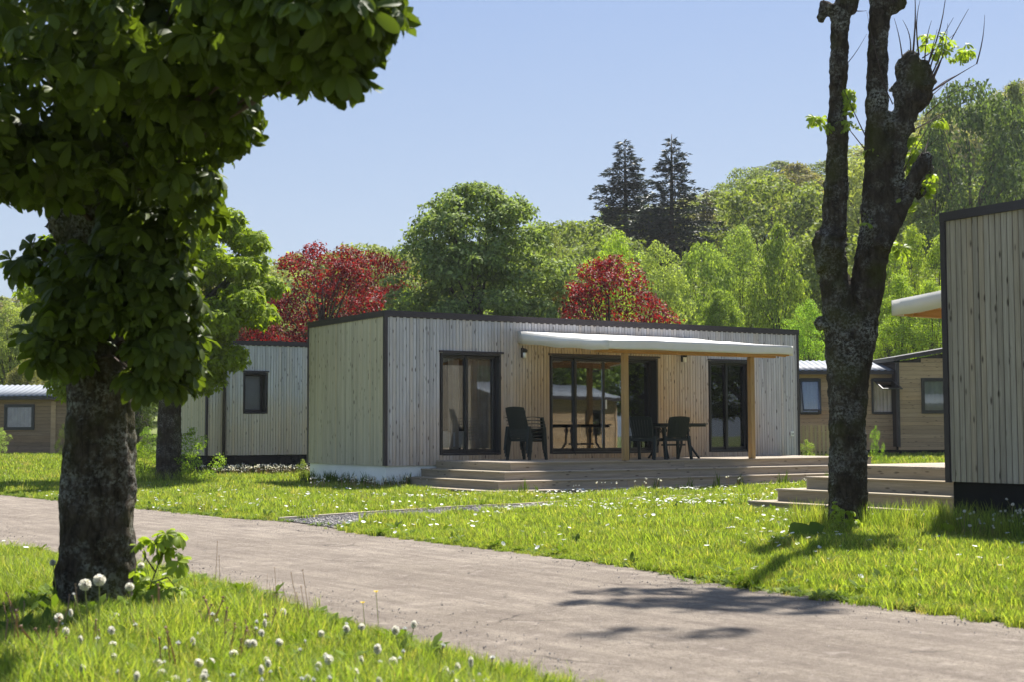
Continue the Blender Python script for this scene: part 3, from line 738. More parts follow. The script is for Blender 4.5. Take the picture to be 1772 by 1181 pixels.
# ------------------------------------------------------------------ plastic garden furniture
def loc_ml(s, n, z, az=None):      # lodge coordinates -> world
    c, q = math.cos(YAW), math.sin(YAW)
    return Vector((ML[0] + c * s + q * n, ML[1] + q * s - c * n, z))
def make_chair(name):
    """one-piece plastic armchair facing +y, origin on the floor between the legs"""
    root = empty(name, (0, 0, 0)); P = M['plastic']
    # seat
    V = []; F = []; n = 10
    for j in range(n + 1):
        for i in range(n + 1):
            u, v = i / n * 2 - 1, j / n
            V.append((u * (.245 - .02 * v + .025 * v), -.22 + .46 * v, .425 + .018 * u * u - .02 * math.sin(v * 3.14) - (.03 * max(0, v - .85) / .15)))
    for j in range(n):
        for i in range(n): F.append((j * (n + 1) + i, j * (n + 1) + i + 1, (j + 1) * (n + 1) + i + 1, (j + 1) * (n + 1) + i))
    o = link('seat', mesh_np('seat', V, F, True), root, P); s = o.modifiers.new('s', 'SOLIDIFY'); s.thickness = .022
    # back: curved shell with upright slots
    def bp(u, v): 
        wd = .215 + .035 * v - .02 * max(0, v - .8) * 5 * abs(u)
        return Vector((u * wd, -.215 - .13 * v - .02 * (1 - u * u), .43 + .43 * v - .02 * u * u * v))
    mb = MB()
    def strip(us, vs, th=.009):
        pts = [(bp(us[0], v), bp(us[1], v)) for v in vs]
        for (a, b), (c, d) in zip(pts, pts[1:]):
            q = Vector((0, th, 0)); mb.hexa([a - q, b - q, b + q, a + q, c - q, d - q, d + q, c + q])
    for k in range(7):
        a = -.86 + k * .252; strip((a, a + .228), [.1, .35, .6, .84])
    for a in (-1, -.5, 0, .5): strip((a, a + .5), [.84, .93, 1.0]); strip((a, a + .5), [0, .05, .1])
    strip((-1, -.88), [.1, .35, .6, .84], .013); strip((.88, 1), [.1, .35, .6, .84], .013)
    mb.build('backrest', P, root)
    for sx in (-1, 1):
        mb = MB(); y0_, y1_ = -.27, .20; pts = []
        for k in range(7):
            v = k / 6; yy = y0_ + (y1_ - y0_) * v; zz = .655 + .015 * math.sin(v * 3.1) - .02 * v
            pts.append((yy, zz))
        for (ya, za), (yb, zb_) in zip(pts, pts[1:]):
            mb.hexa([(sx * .245, ya, za - .014), (sx * .30, ya, za - .014), (sx * .30, yb, zb_ - .014), (sx * .245, yb, zb_ - .014), (sx * .245, ya, za), (sx * .30, ya, za), (sx * .30, yb, zb_), (sx * .245, yb, zb_)])
        mb.build('armrest', P, root)
        # front leg runs up to the arm
        for (yt, yb, zt_, nm) in ((.19, .235, .65, 'leg'), (-.22, -.30, .47, 'leg')):
            xt, xb = sx * .272, sx * .285; a, b = .034, .026
            mb = MB(); mb.hexa([(xb - b, yb - b, 0), (xb + b, yb - b, 0), (xb + b, yb + b * .4, 0), (xb - b, yb + b * .4, 0),
                                (xt - a, yt - a, zt_), (xt + a * .8, yt - a, zt_), (xt + a * .8, yt + a * .6, zt_), (xt - a, yt + a * .6, zt_)])
            mb.build('leg', P, root)
    mb = MB(); mb.box(-.26, .26, .20, .222, .36, .42).box(-.26, .26, -.25, -.232, .37, .42); mb.build('apron', P, root)
    return root
def copy_tree(o, parent=None):
    c = o.copy(); COL.objects.link(c)
    if parent: c.parent = parent
    for ch in [q for q in o.children]: copy_tree(ch, c)
    return c
ch0 = make_chair('garden_chair')
def place_chair(first, s, n, z, az, label, tilt=0, group='dark green plastic garden chairs'):
    o = ch0 if first else copy_tree(ch0)
    o.location = loc_ml(s, n, z); o.rotation_euler = (tilt, 0, -R(az)); tag(o, label, 'chair', group); return o
DK = .5637
place_chair(True, 2.70, .95, DK, 40, 'bottom chair of the stack of dark plastic chairs, the one standing on the terrace')
for k, nm in enumerate(('second chair from the bottom in the stack beside the bedroom door', 'third chair from the bottom in the stack beside the bedroom door', 'topmost chair of the stack of dark plastic chairs beside the bedroom door')):
    place_chair(False, 2.70 - .018 * (k + 1), .95, DK + .066 * (k + 1), 40 + random.uniform(-1, 1), nm)
place_chair(False, 4.66, 2.30, DK, 30, 'dark plastic chair at the left of the terrace table, next to the awning post')
place_chair(False, 5.27, 2.28, DK, -24, 'dark plastic chair at the right of the terrace table, turned towards the doors')
tb = empty('garden_table', loc_ml(5.95, 1.5, DK), YAW); tag(tb, 'dark plastic terrace table with scrolled pedestal legs between two chairs', 'table')
V = []; F = []; n = 40
mb = MB(); pts = []
for k in range(n):
    t = 2 * math.pi * k / n; e = .5
    pts.append((.72 * math.copysign(abs(math.cos(t)) ** e, math.cos(t)), .45 * math.copysign(abs(math.sin(t)) ** e, math.sin(t))))
mb.v = [(x, y, .70) for x, y in pts] + [(x, y, .725) for x, y in pts]; mb.f = [tuple(range(n))[::-1], tuple(range(n, 2 * n))] + [(i, (i + 1) % n, (i + 1) % n + n, i + n) for i in range(n)]
mb.build('tabletop', M['plastic'], tb)
MB().box(-.6, .6, -.33, .33, .655, .699).build('table_frame', M['plastic'], tb)
for sx in (-1, 1):
    for sy in (-1, 1):
        MB().tube([(sx * .30, sy * .10, .655), (sx * .31, sy * .12, .3), (sx * .40, sy * .34, 0)], [.028, .026, .022], 8).build('leg', M['plastic'], tb)
    mb = MB()
    for q in (-1, 1):
        c0 = Vector((sx * .30, q * .0, .58)); rr = [(c0 + Vector((q * .075 + .05 * math.cos(a), 0, .05 * math.sin(a)))) for a in [k * math.pi / 6 for k in range(13)]]; mb.tube(rr, .012, 6)
    mb.build('scroll_bracket', M['plastic'], tb)
MB().box(-.31, .31, -.015, .015, .26, .30).build('stretcher', M['plastic'], tb)
# ------------------------------------------------------------------ foliage builders
def unit(v): return v / (np.linalg.norm(v, axis=-1, keepdims=True) + 1e-9)
def leaf_cards(P, Nn, size, rg, aspect=.62, tips=None, fold=True):
    """pointed leaf of 4 triangles -> here 2 quads folded along the midrib"""
    n = len(P); d = unit(rg.normal(size=(n, 3)) + (tips if tips is not None else 0))
    t = unit(d - Nn * (d * Nn).sum(1, keepdims=True)); s_ = np.cross(Nn, t)
    sz = (size * rg.uniform(.65, 1.25, n))[:, None]
    up = Nn * .12 * sz
    A = P; B = P + t * sz * .45 + s_ * sz * aspect * .5 + up; C = P + t * sz; D_ = P + t * sz * .45 - s_ * sz * aspect * .5 + up
    V = np.stack([A, B, C, D_], 1).reshape(-1, 3); i = np.arange(n)[:, None] * 4
    return V, np.concatenate([i, i + 1, i + 2, i + 3], 1)
def crown(seed, rad, hgt, nclump, nleaf, leaf, shape='round', clump=(.16, .28), hollow=.45, droop=0, name='crown', lump=.25):
    """mesh with origin at the bottom of the crown; clumps of leaves inside an uneven envelope"""
    rg = np.random.default_rng(seed); C = []
    ph = rg.uniform(0, 6.28, 8)
    while len(C) < nclump:
        t = rg.uniform(0, 1)
        if shape == 'round': e = math.sqrt(max(0, 1 - (2 * t - 1) ** 2)) ** .8
        elif shape == 'egg': e = math.sin(math.pi * min(1, t ** .75 * .93 + .07)) ** .75
        elif shape == 'dome': e = math.sqrt(max(0, 1 - t ** 3.4)) * min(1, t * 3 + .7)
        elif shape == 'cone': e = (1 - t) ** .8 * min(1, t * 6 + .25)
        elif shape == 'tall': e = min(1, t * 5 + .3) * (1 - max(0, t - .7) / .3 * .75)
        else: e = 1
        a = rg.uniform(0, 6.28); q = hollow + (1 - hollow) * rg.uniform() ** .6
        lob = 1 + lump * (math.sin(a * 2 + ph[0] + t * 3) * .5 + math.sin(a * 3 + ph[1] - t * 5) * .35 + math.sin(a * 5 + ph[2] + t * 8) * .3)
        r = rad * e * q * lob
        C.append((r * math.cos(a), r * math.sin(a), hgt * t, rad * rg.uniform(*clump) * (.7 + .3 * e)))
    C = np.array(C); vol = C[:, 3] ** 2; idx = rg.choice(len(C), nleaf, p=vol / vol.sum())
    cen = C[idx, :3]; mid = np.array([0, 0, hgt * .45]); out = unit(cen - mid)
    d = unit(rg.normal(size=(nleaf, 3)) + out * .55 + np.array([0, 0, .35]))
    rr = C[idx, 3] * np.where(rg.uniform(size=nleaf) < .8, rg.uniform(.72, 1.08, nleaf), rg.uniform(.2, 1.35, nleaf))
    P = cen + d * rr[:, None] * np.array([1.15, 1.15, .72])
    Nn = unit(d + rg.normal(size=(nleaf, 3)) * .55 + np.array([0, 0, .5]))
    V, F = leaf_cards(P, Nn, leaf, rg, tips=d * .6 + np.array([0, 0, -droop]))
    return mesh_np(name, V, F), C
def limbs(C, trunk_h, base_r, seed, n=14, hgt=0, top=None, lean=0):
    """tapered trunk and main boughs reaching into the clumps, as one mesh"""
    rd = random.Random(seed); mb = MB(); tp = top if top else trunk_h + hgt * .8
    pts = []; k = 9
    for i in range(k + 1):
        t = i / k; pts.append((lean * t + .12 * base_r * math.sin(t * 7 + seed), .12 * base_r * math.cos(t * 5 + seed), -.25 + (tp + .25) * t))
    mb.tube(pts, [base_r * (1.35 if i == 0 else 1) * (1 - .82 * i / k) for i in range(k + 1)], 8)
    sel = rd.sample(range(len(C)), min(n, len(C)))
    for j in sel:
        c = Vector(C[j][:3]) + Vector((0, 0, trunk_h)); z0 = trunk_h * .85 + (c.z - trunk_h) * .45
        z0 = max(trunk_h * .8, min(z0, tp * .92)); t = z0 / tp
        a = Vector((lean * t, 0, z0)); m_ = a.lerp(c, .5) + Vector((rd.uniform(-.2, .2), rd.uniform(-.2, .2), .12 * (c - a).length))
        r0 = base_r * (1 - .8 * t) * .55; mb.tube([a, m_, c], [r0, r0 * .6, r0 * .2], 5)
    return mb.mesh('trunk', True)
PROTO = {}
def proto(key, seed, rad, hgt, trunk_h, base_r, nclump, nleaf, leaf, shape, mat, **kw):
    n_l = kw.pop('nl', 16); me, C = crown(seed, rad, hgt, nclump, nleaf, leaf, shape, **kw); me.materials.append(M[mat])
    tm = limbs(C, trunk_h, base_r, seed, n_l, hgt); tm.materials.append(M['bark_far']); PROTO[key] = (me, tm, trunk_h, hgt + trunk_h, rad)
def tree(key, loc, height, width, color, name, label, cat='tree', group=None, rz=None):
    me, tm, th, H, rad = PROTO[key]; sz = height / (H * 1.03); sx = width / (2 * rad * 1.08)
    r_ = empty(name, loc, rz if rz is not None else random.uniform(0, 6.28)); tag(r_, label, cat, group)
    c = link('crown', me, r_, loc=(0, 0, th * sz)); c.scale = (sx, sx, sz); c.color = (*color, 1)
    t = link('trunk', tm, r_); t.scale = (sx, sx, sz)
    return r_
proto('maple', 11, 3.0, 7.2, 1.6, .24, 380, 70000, .145, 'dome', 'leaf_bg', clump=(.11, .19), hollow=.2, lump=.16, droop=.3)
proto('plum', 12, 2.6, 5.2, 1.4, .16, 130, 22000, .11, 'dome', 'leaf_red', clump=(.14, .24), hollow=.35, lump=.3, nl=40)
proto('plum_b', 13, 2.6, 4.6, 1.4, .16, 110, 18000, .11, 'dome', 'leaf_red', clump=(.14, .24), hollow=.3, lump=.35, nl=40)
proto('light', 14, 2.4, 6.5, 1.5, .14, 150, 18000, .13, 'dome', 'leaf_bg', clump=(.16, .28), hollow=.2, lump=.34, nl=30)
proto('tall', 15, 1.6, 9.0, 1.5, .12, 170, 13000, .14, 'tall', 'leaf_bg', clump=(.20, .34), hollow=.1, lump=.3, nl=40)
proto('wood_a', 16, 4.0, 7.5, 2.5, .26, 170, 15000, .24, 'round', 'leaf_bg', clump=(.12, .22), hollow=.5, lump=.22, nl=26)
proto('wood_b', 17, 4.0, 8.5, 2.5, .26, 150, 13000, .26, 'egg', 'leaf_bg', clump=(.12, .24), hollow=.45, lump=.3, nl=30)
proto('wood_c', 18, 4.0, 6.5, 2.5, .26, 120, 9000, .25, 'round', 'leaf_bg', clump=(.14, .24), hollow=.35, lump=.35, nl=50)
proto('bush', 19, 1.0, 1.9, .05, .03, 40, 2600, .085, 'egg', 'leaf_bg', clump=(.2, .34), hollow=.2, lump=.35, nl=12)
def spot(x, d): p = px(x, 800, d); return Vector((p.x, d, ground_z(p.x, d) - .05))
def tr(key, x, top, wpx, d, color, name, label, cat='tree', group=None, rz=None):
    p = spot(x, d); h = px(x, top, d).z - p.z
    return tree(key, p, h, wpx / 2485.5 * d, color, name, label, cat, group, rz)
RED = (.105, .013, .016); REDB = (.080, .013, .016)
tr('maple', 829, 314, 318, 45, (.125, .178, .075), 'maple_tree', 'large full green tree rising behind the middle of the long lodge', rz=1.2)
tr('plum', 556, 420, 262, 47, RED, 'plum_tree', 'large dark red tree behind the left end of the lodge', group='red leaved trees')
tr('plum_b', 662, 438, 165, 50, REDB, 'plum_tree', 'smaller red tree squeezed between the large red tree and the green tree', group='red leaved trees')
tr('plum_b', 1056, 446, 262, 46.5, RED, 'plum_tree', 'rounded red tree behind the awning, right of the large green tree', group='red leaved trees', rz=2)
tr('plum', 462, 520, 120, 50, REDB, 'plum_tree', 'low red tree showing over the roof of the rear lodge', group='red leaved trees')
tr('light', 1068, 402, 130, 56, (.20, .29, .05), 'young_tree', 'bright yellow green tree peeping above the right red tree', group='light green young trees')
tr('light', 1142, 420, 130, 53, (.19, .25, .085), 'young_tree', 'pale green tree just right of the right red tree', group='light green young trees')
tr('light', 700, 500, 90, 47, (.16, .25, .05), 'young_tree', 'low light green sapling at the foot of the large green tree', group='light green young trees')
tr('light', 952, 395, 90, 62, (.14, .17, .07), 'young_tree', 'dull green tree at the right shoulder of the large green tree', group='light green young trees')
for k, (x, top, wd, d, col) in enumerate([(1222, 425, 120, 60, (.16, .23, .06)), (1285, 392, 125, 62, (.18, .25, .07)), (1352, 385, 120, 60, (.15, .21, .05)), (1402, 520, 100, 50, (.17, .28, .05)), (1250, 500, 110, 54, (.16, .23, .05)), (1390, 440, 110, 66, (.14, .19, .05))]):
    tr(('wood_a', 'light', 'wood_b', 'light', 'maple', 'wood_a')[k], x, top, wd, d, col, 'young_tree', ['light green tree at the wood edge just right of the pale green one', 'tall rounded light green tree below the right conifer', 'light green tree at the wood edge left of the forked trunk top', 'bright fresh green low tree between lodge end and forked trunk', 'low light green tree over the right end of the lodge roof', 'dull green taller tree directly left behind the forked trunk'][k], group='trees at the wood edge right of the lodge')
for k, (x, top, wd, d, col) in enumerate([(1545, 400, 75, 58, (.19, .27, .04)), (1588, 385, 70, 60, (.20, .27, .04)), (1632, 400, 75, 57, (.19, .26, .04)), (1565, 470, 80, 54, (.17, .25, .04)), (1618, 480, 80, 53, (.18, .26, .04)), (1660, 440, 70, 60, (.17, .24, .04))]):
    tr('tall', x, top, wd, d, col, 'slender_tree', ['first slender yellow green tree right of the forked trunk', 'tallest slender yellow green tree between forked trunk and near lodge', 'slender tree above the white awning corner', 'shorter slender tree hugging the right side of the forked trunk', 'shorter slender tree just under the white awning corner', 'slender tree half hidden behind the near lodge wall'][k], group='slender trees right of the forked trunk')
tr('wood_a', 1690, 150, 230, 76, (.060, .095, .040), 'dark_tree', 'broad dark green tree rising above the near lodge roof', rz=.6)
tr('wood_b', 1625, 215, 150, 80, (.085, .12, .045), 'dark_tree', 'dark green tree with ragged crown right of the forked trunk')
tr('wood_b', 1770, 140, 150, 84, (.10, .135, .05), 'dark_tree', 'green tree at the right edge of the photo above the near lodge')
for k, (x, top, wd, d, col) in enumerate([(15, 530, 120, 62, (.17, .22, .07)), (75, 560, 90, 58, (.15, .20, .055)), (-60, 500, 120, 66, (.14, .19, .06)), (45, 620, 110, 56, (.12, .13, .05)), (150, 600, 110, 56, (.08, .12, .04)), (230, 590, 100, 52, (.07, .11, .035)), (40, 486, 60, 90, (.07, .09, .05))]):
    tr('wood_b' if k % 2 else 'light', x, top, wd, d, col, 'young_tree', ['feathery light green tree above the far left cabin', 'light green tree left of the foreground trunk above the cabin roof', 'light green tree cut by the left photo edge', 'low brownish green tree right above the far left cabin roof', 'dark green tree hidden behind the foreground trunk', 'dark green tree between the foreground trunk and the second chestnut', 'small dark tree on the skyline at the far left'][k], group='trees behind the far left cabin')
# conifers
def conifer(seed):
    rg = np.random.default_rng(seed); H = 17.0; P = []; Nn = []; T = []; mb = MB()
    mb.tube([(0, 0, -.3), (.05, 0, 6), (0, .05, 12), (0, 0, H)], [.26, .2, .11, .015], 8)
    z = 2.2
    while z < H - .15:
        t = z / H; Lm = 5.2 * (1 - t) ** .92 * (1.0 if t > .2 else .75 + t) + .10; nb = rg.integers(5, 9) if t < .9 else 4; a0 = rg.uniform(0, 6.28)
        for b in range(nb):
            a = a0 + b * 6.28 / nb + rg.uniform(-.3, .3); Lb = Lm * rg.uniform(.45, 1.25); dr = np.array([math.cos(a), math.sin(a), 0]); rise = rg.uniform(.0, .25)
            k = max(8, int(Lb * 62)); u = rg.uniform(.08, 1, k) ** .8
            side = rg.uniform(-1, 1, k) * (.42 * (1 - u) + .14) * min(1, Lb / 2 + .25)
            sd_ = np.array([-dr[1], dr[0], 0]); zz = z + u * Lb * rise - .18 * Lb * u ** 2 + .10 * Lb * np.maximum(0, u - .7) - np.abs(side) * .35 + rg.normal(size=k) * .04
            pp = dr * (u * Lb)[:, None] + sd_ * side[:, None]; pp[:, 2] = zz
            P.append(pp); tt = dr + sd_ * np.sign(side)[:, None] * .9; T.append(tt); nn = np.tile([0, 0, 1.], (k, 1)) + rg.normal(size=(k, 3)) * .35; Nn.append(unit(nn))
            if Lb > .5: e = dr * Lb * .8; mb.tube([(0, 0, z), tuple(e[:2]) + (z + .8 * Lb * rise - .11 * Lb,)], [.035 * (1 - t) + .01, .008], 4, False)
        z += rg.uniform(.34, .62) * (1.15 - .5 * t)
    P = np.concatenate(P); T = np.concatenate(T); Nn = np.concatenate(Nn)
    V, F = leaf_cards(P, Nn, .27, rg, aspect=.30, tips=T * 2.2); cm = mesh_np('crown', V, F); cm.materials.append(M['needle'])
    tm = mb.mesh('trunk', True); tm.materials.append(M['bark_far']); return cm, tm, H
for k, (x, top, wd, d, lab) in enumerate([(1086, 240, 250, 88, 'left one of the two tall dark conifers on the slope'), (1168, 232, 250, 84, 'right one of the two tall dark conifers on the slope, slightly taller'), (1228, 330, 120, 92, 'lower dull conifer leaning out right of the two tall dark ones')]):
    cm, tm, H = conifer(31 + k); p = spot(x, d); h = px(x, top, d).z - p.z
    r_ = empty('conifer', p, k * 2.1); tag(r_, lab, 'tree', 'conifers on the slope'); sx = wd / 2485.5 * d / 6.8
    c = link('crown', cm, r_); c.scale = (sx, sx, h / H); c.color = (.022, .036, .034, 1) if k < 2 else (.085, .085, .045, 1)
    t = link('trunk', tm, r_); t.scale = (sx, sx, h / H)
# wooded hillside
SKY = [(-300, 505), (0, 505), (40, 495), (100, 505), (380, 450), (470, 422), (520, 432), (600, 410), (690, 428), (800, 420), (940, 368), (985, 398), (1035, 352), (1120, 350), (1220, 335), (1275, 290), (1330, 268), (1430, 268), (1560, 245), (1600, 200), (1650, 160), (1700, 165), (1772, 140), (2000, 120)]
def wood_label(X, d):
    zone = 'left of the second chestnut' if X < 300 else 'behind the left red trees' if X < 720 else 'left of the conifers' if X < 1060 else 'between conifers and forked trunk' if X < 1430 else 'right of the forked trunk'
    row = 'low on the slope' if d < 85 else 'midway up the slope' if d < 120 else 'at the skyline'
    return 'spring green woodland tree %s, %s' % (row, zone), 'tree', 'woodland trees %s, %s' % (row, zone)
def skyline(x):
    for (a, b), (c, d) in zip(SKY, SKY[1:]):
        if a <= x <= c: return b + (d - b) * (x - a) / (c - a)
    return 500
hues = [(.13, .17, .055), (.155, .20, .06), (.115, .155, .05), (.15, .16, .075), (.10, .135, .05), (.175, .21, .075), (.13, .13, .065)]
rt = random.Random(5); cnt = 0
for d, stepx, hh in ((66, 7.0, 9), (78, 7.5, 10), (92, 8.0, 11), (108, 8.5, 12), (126, 9.0, 12.5), (146, 9.5, 13), (168, 11, 14)):
    x = -.50 * d + rt.uniform(0, 4)
    while x < .60 * d:
        dd = d + rt.uniform(-5, 5); X = 886 + 2485.5 * x / dd; z = ground_z(x, dd)
        lim = px(X, skyline(X) + rt.uniform(0, 16), dd).z - z; h = min(hh * rt.uniform(.75, 1.2), lim)
        if h > 3.5:
            wd = stepx * rt.uniform(.85, 1.25) * (1 if h > 7 else .8)
            k = rt.choice(['wood_a', 'wood_b', 'wood_b', 'wood_c', 'wood_a']); c = rt.choice(hues); v = rt.uniform(.82, 1.12)
            tree(k, (x, dd, z - .1), h, wd, tuple(q * v for q in c), 'woodland_tree', *wood_label(X, d), rt.uniform(0, 6.28)); cnt += 1
        x += stepx * rt.uniform(.55, .95)
print('hill trees', cnt)
# trees out of view, mirrored in the glass
for k, (x, y) in enumerate([(29, 17), (33, 20), (36, 24), (25, 11), (31, 12), (38, 15), (31, 28), (36, 30), (21, 4), (28, 5)]):
    tree('wood_b', (x, y, 0), 9, 7, (.10, .15, .04), 'roadside_tree', 'green tree out of view right, mirrored in the terrace doors', 'tree', 'trees mirrored in the doors')
# shrubs
def bush(x, ybase, top, wpx, col, label, d=None, name='shrub'):
    if d is None:
        d = 20
        for _ in range(30): d += (ground_z(px(x, ybase, d).x, d) + .0 - px(x, ybase, d).z) * -0 + 0
        d = (CAMZ) / max(.001, (ybase - 748.9) / 2485.5)
    p = px(x, ybase, d); p.z = ground_z(p.x, d) - .02; h = px(x, top, d).z - p.z
    return tree('bush', p, h, wpx / 2485.5 * d, col, name, label, 'shrub', None)
bush(2, 796, 742, 34, (.20, .28, .10), 'pale green shrub at the left photo edge before the far cabin', 46)
bush(108, 790, 735, 22, (.07, .10, .03), 'dark shrub at the corner of the far left cabin', 47)
bush(330, 836, 742, 84, (.15, .24, .035), 'leafy green shrub against the right side of the second chestnut trunk', 31.6)
bush(250, 842, 760, 66, (.15, .23, .035), 'green shrub at the left foot of the second chestnut', 32.4)
bush(255, 795, 740, 46, (.12, .20, .04), 'small bright bush seen between the two left trunks', 44)
bush(523, 822, 796, 26, (.15, .20, .06), 'small yellow green bush at the rear corner of the long lodge', 33)
bush(1396, 800, 762, 34, (.17, .24, .06), 'small shrub before the slatted fence', 40)
bush(1516, 795, 738, 22, (.15, .25, .05), 'narrow shrub right of the forked trunk before the cabins', 42)
# ------------------------------------------------------------------ near trees
def stem_obj(name, stems, mat, parent, voxel=.022, knobs=(), disp=(.03, .012)):
    mb = MB()
    for pts, rad in stems:
        P_, R_ = [], []
        for (a, b), (ra, rb) in zip(zip(pts, pts[1:]), zip(rad, rad[1:])):
            for q in range(4): t = q / 4; P_.append(Vector(a).lerp(Vector(b), t)); R_.append(ra + (rb - ra) * t)
        P_.append(Vector(pts[-1])); R_.append(rad[-1]); mb.tube(P_, R_, 14)
    for c, r, sq in knobs: mb.ball(c, r, 12, 9, sq, .34)
    o = mb.build(name, mat, parent)
    rm = o.modifiers.new('remesh', 'REMESH'); rm.mode = 'VOXEL'; rm.voxel_size = voxel; rm.use_smooth_shade = True
    sm = o.modifiers.new('smooth', 'SMOOTH'); sm.iterations = 6; sm.factor = .6
    for k, (s, sz) in enumerate(zip(disp, (.22, .06))):
        tx = bpy.data.textures.new('bark_relief', 'CLOUDS'); tx.noise_scale = sz; tx.noise_depth = 3
        dm = o.modifiers.new('relief', 'DISPLACE'); dm.texture = tx; dm.strength = s * 2; dm.mid_level = .5; dm.texture_coords = 'LOCAL'
    return o
def palmate(seed, n=6, size=.13, mat=None, quads=4):
    """horse chestnut leaf: leaflets fanned from one point, drooping; lies in local xy, stalk at origin, droops -z"""
    rd = random.Random(seed); V = []; F = []
    for k in range(n):
        a = R(-105 + 210 * k / (n - 1)) + rd.uniform(-.08, .08); mid = 1 - abs(k - (n - 1) / 2) / (n - 1) * .8
        Ls = size * (.55 + .5 * mid) * rd.uniform(.9, 1.1); W_ = Ls * .46; i0 = len(V)
        ca, sa = math.cos(a), math.sin(a); dr = rd.uniform(.35, .8); tw = rd.uniform(-.25, .25)
        TS = ((0, .05), (.3, .42), (.55, .82), (.78, 1.0), (.92, .72), (1, .02)) if quads > 2 else ((0, .05), (.6, .95), (1, .02))
        for t, pw_ in TS:
            wd = W_ * pw_ * .5
            x = Ls * t; z = -dr * Ls * t * t * .9; lift = wd * .35
            for s, zz in ((-1, lift), (0, 0), (1, lift)):
                lx, ly = x, s * wd; V.append((lx * ca - ly * sa, lx * sa + ly * ca, z + zz + s * wd * tw))
        for j in range(len(TS) - 1):
            for s in (0, 1): F.append((i0 + j * 3 + s, i0 + j * 3 + s + 1, i0 + (j + 1) * 3 + s + 1, i0 + (j + 1) * 3 + s))
    return np.array(V), np.array(F)
LEAFV = [palmate(s, n_, 1.0) for s, n_ in ((1, 6), (2, 7), (3, 5), (4, 7))]
LEAFV_LO = [palmate(s, n_, 1.0, quads=2) for s, n_ in ((5, 6), (6, 5))]
def rotm(nrm, az, rg):
    n_ = unit(nrm); d = np.array([math.cos(az), math.sin(az), -.25]); x = unit(d - n_ * d.dot(n_)); y = np.cross(n_, x); return np.stack([x, y, n_], 1)
def leaf_cloud(E, count, size, rg, lo=False, out_bias=.6, drop=.3):
    """E: ellipsoids (x,y,z,rx,ry,rz,weight) -> list of (matrix, origin, scale, proto)"""
    E = np.array(E, float); wt = E[:, 6] / E[:, 6].sum(); res = []
    for k in rg.choice(len(E), count, p=wt):
        e = E[k]; d = unit(rg.normal(size=3)); r = rg.uniform(.25, 1) ** .45
        p = e[:3] + d * e[3:6] * r; nrm = d * out_bias + np.array([0, 0, .75]) + rg.normal(size=3) * .45
        az = math.atan2(d[1], d[0]) + rg.normal() * .7
        res.append((rotm(nrm, az, rg), p, size * rg.uniform(.5, 1.25), int(rg.integers(0, 2 if lo else 4))))
    return res
def leaf_join(name, leaves, src, mat, parent, stalk=True):
    VV = []; FF = []; o_ = 0
    for Rm, p, s, k in leaves:
        v, f = src[k]; VV.append(v @ Rm.T * s + p); FF.append(f + o_); o_ += len(v)
    return link(name, mesh_np(name, np.concatenate(VV), np.concatenate(FF), True), parent, mat)
def E_px(x, y, rx, ry, d, rd_=None, wgt=1):
    p = px(x, y, d); k = d / 2485.5; return (p.x, p.y, p.z, rx * k, rd_ if rd_ else rx * k, ry * k, wgt)
# --- near left chestnut
T1 = px(160, 1045, 9.58); T1.z = 0
t1 = empty('horse_chestnut', T1); tag(t1, 'massive dark horse chestnut at the left foreground with low hanging foliage', 'tree')
def rel(p): return tuple(Vector(p) - T1)
def st(L_, org, dflt): 
    P_ = []; R_ = []
    for (x, y, r, *dd) in L_:
        d = dd[0] if dd else dflt; P_.append(tuple(px(x, y, d) - org)); R_.append(r * d / 2485.5)
    return P_, R_
s1 = st([(160, 1120, 80), (161, 1060, 70), (163, 1030, 67), (166, 980, 67), (168, 900, 64), (171, 800, 61), (175, 700, 58), (176, 620, 56), (174, 540, 58), (172, 450, 70), (180, 370, 82), (190, 280, 80), (200, 150, 74), (205, 0, 66), (205, -160, 50)], T1, 9.58)
s2 = st([(200, 250, 50, 9.5), (290, 120, 34, 8.8), (380, 30, 26, 8.0), (470, -40, 18, 7.2)], T1, 9)
s3 = st([(180, 200, 46, 9.5), (80, 90, 32, 9.0), (-20, 0, 22, 8.5)], T1, 9)
s4 = st([(205, 100, 44, 9.5), (230, 0, 34, 8.6), (250, -80, 24, 7.6), (270, -150, 14, 6.6)], T1, 9)
kn = [(rel(px(112, 385, 9.5)), .13, (1, 1, 1.1)), (rel(px(225, 330, 9.4)), .16, (1, 1, 1)), (rel(px(130, 470, 9.45)), .12, (1, 1, 1.3))]
stem_obj('trunk', [s1, s2, s3, s4], M['bark_l'], t1, .02, kn)
rg = np.random.default_rng(21)
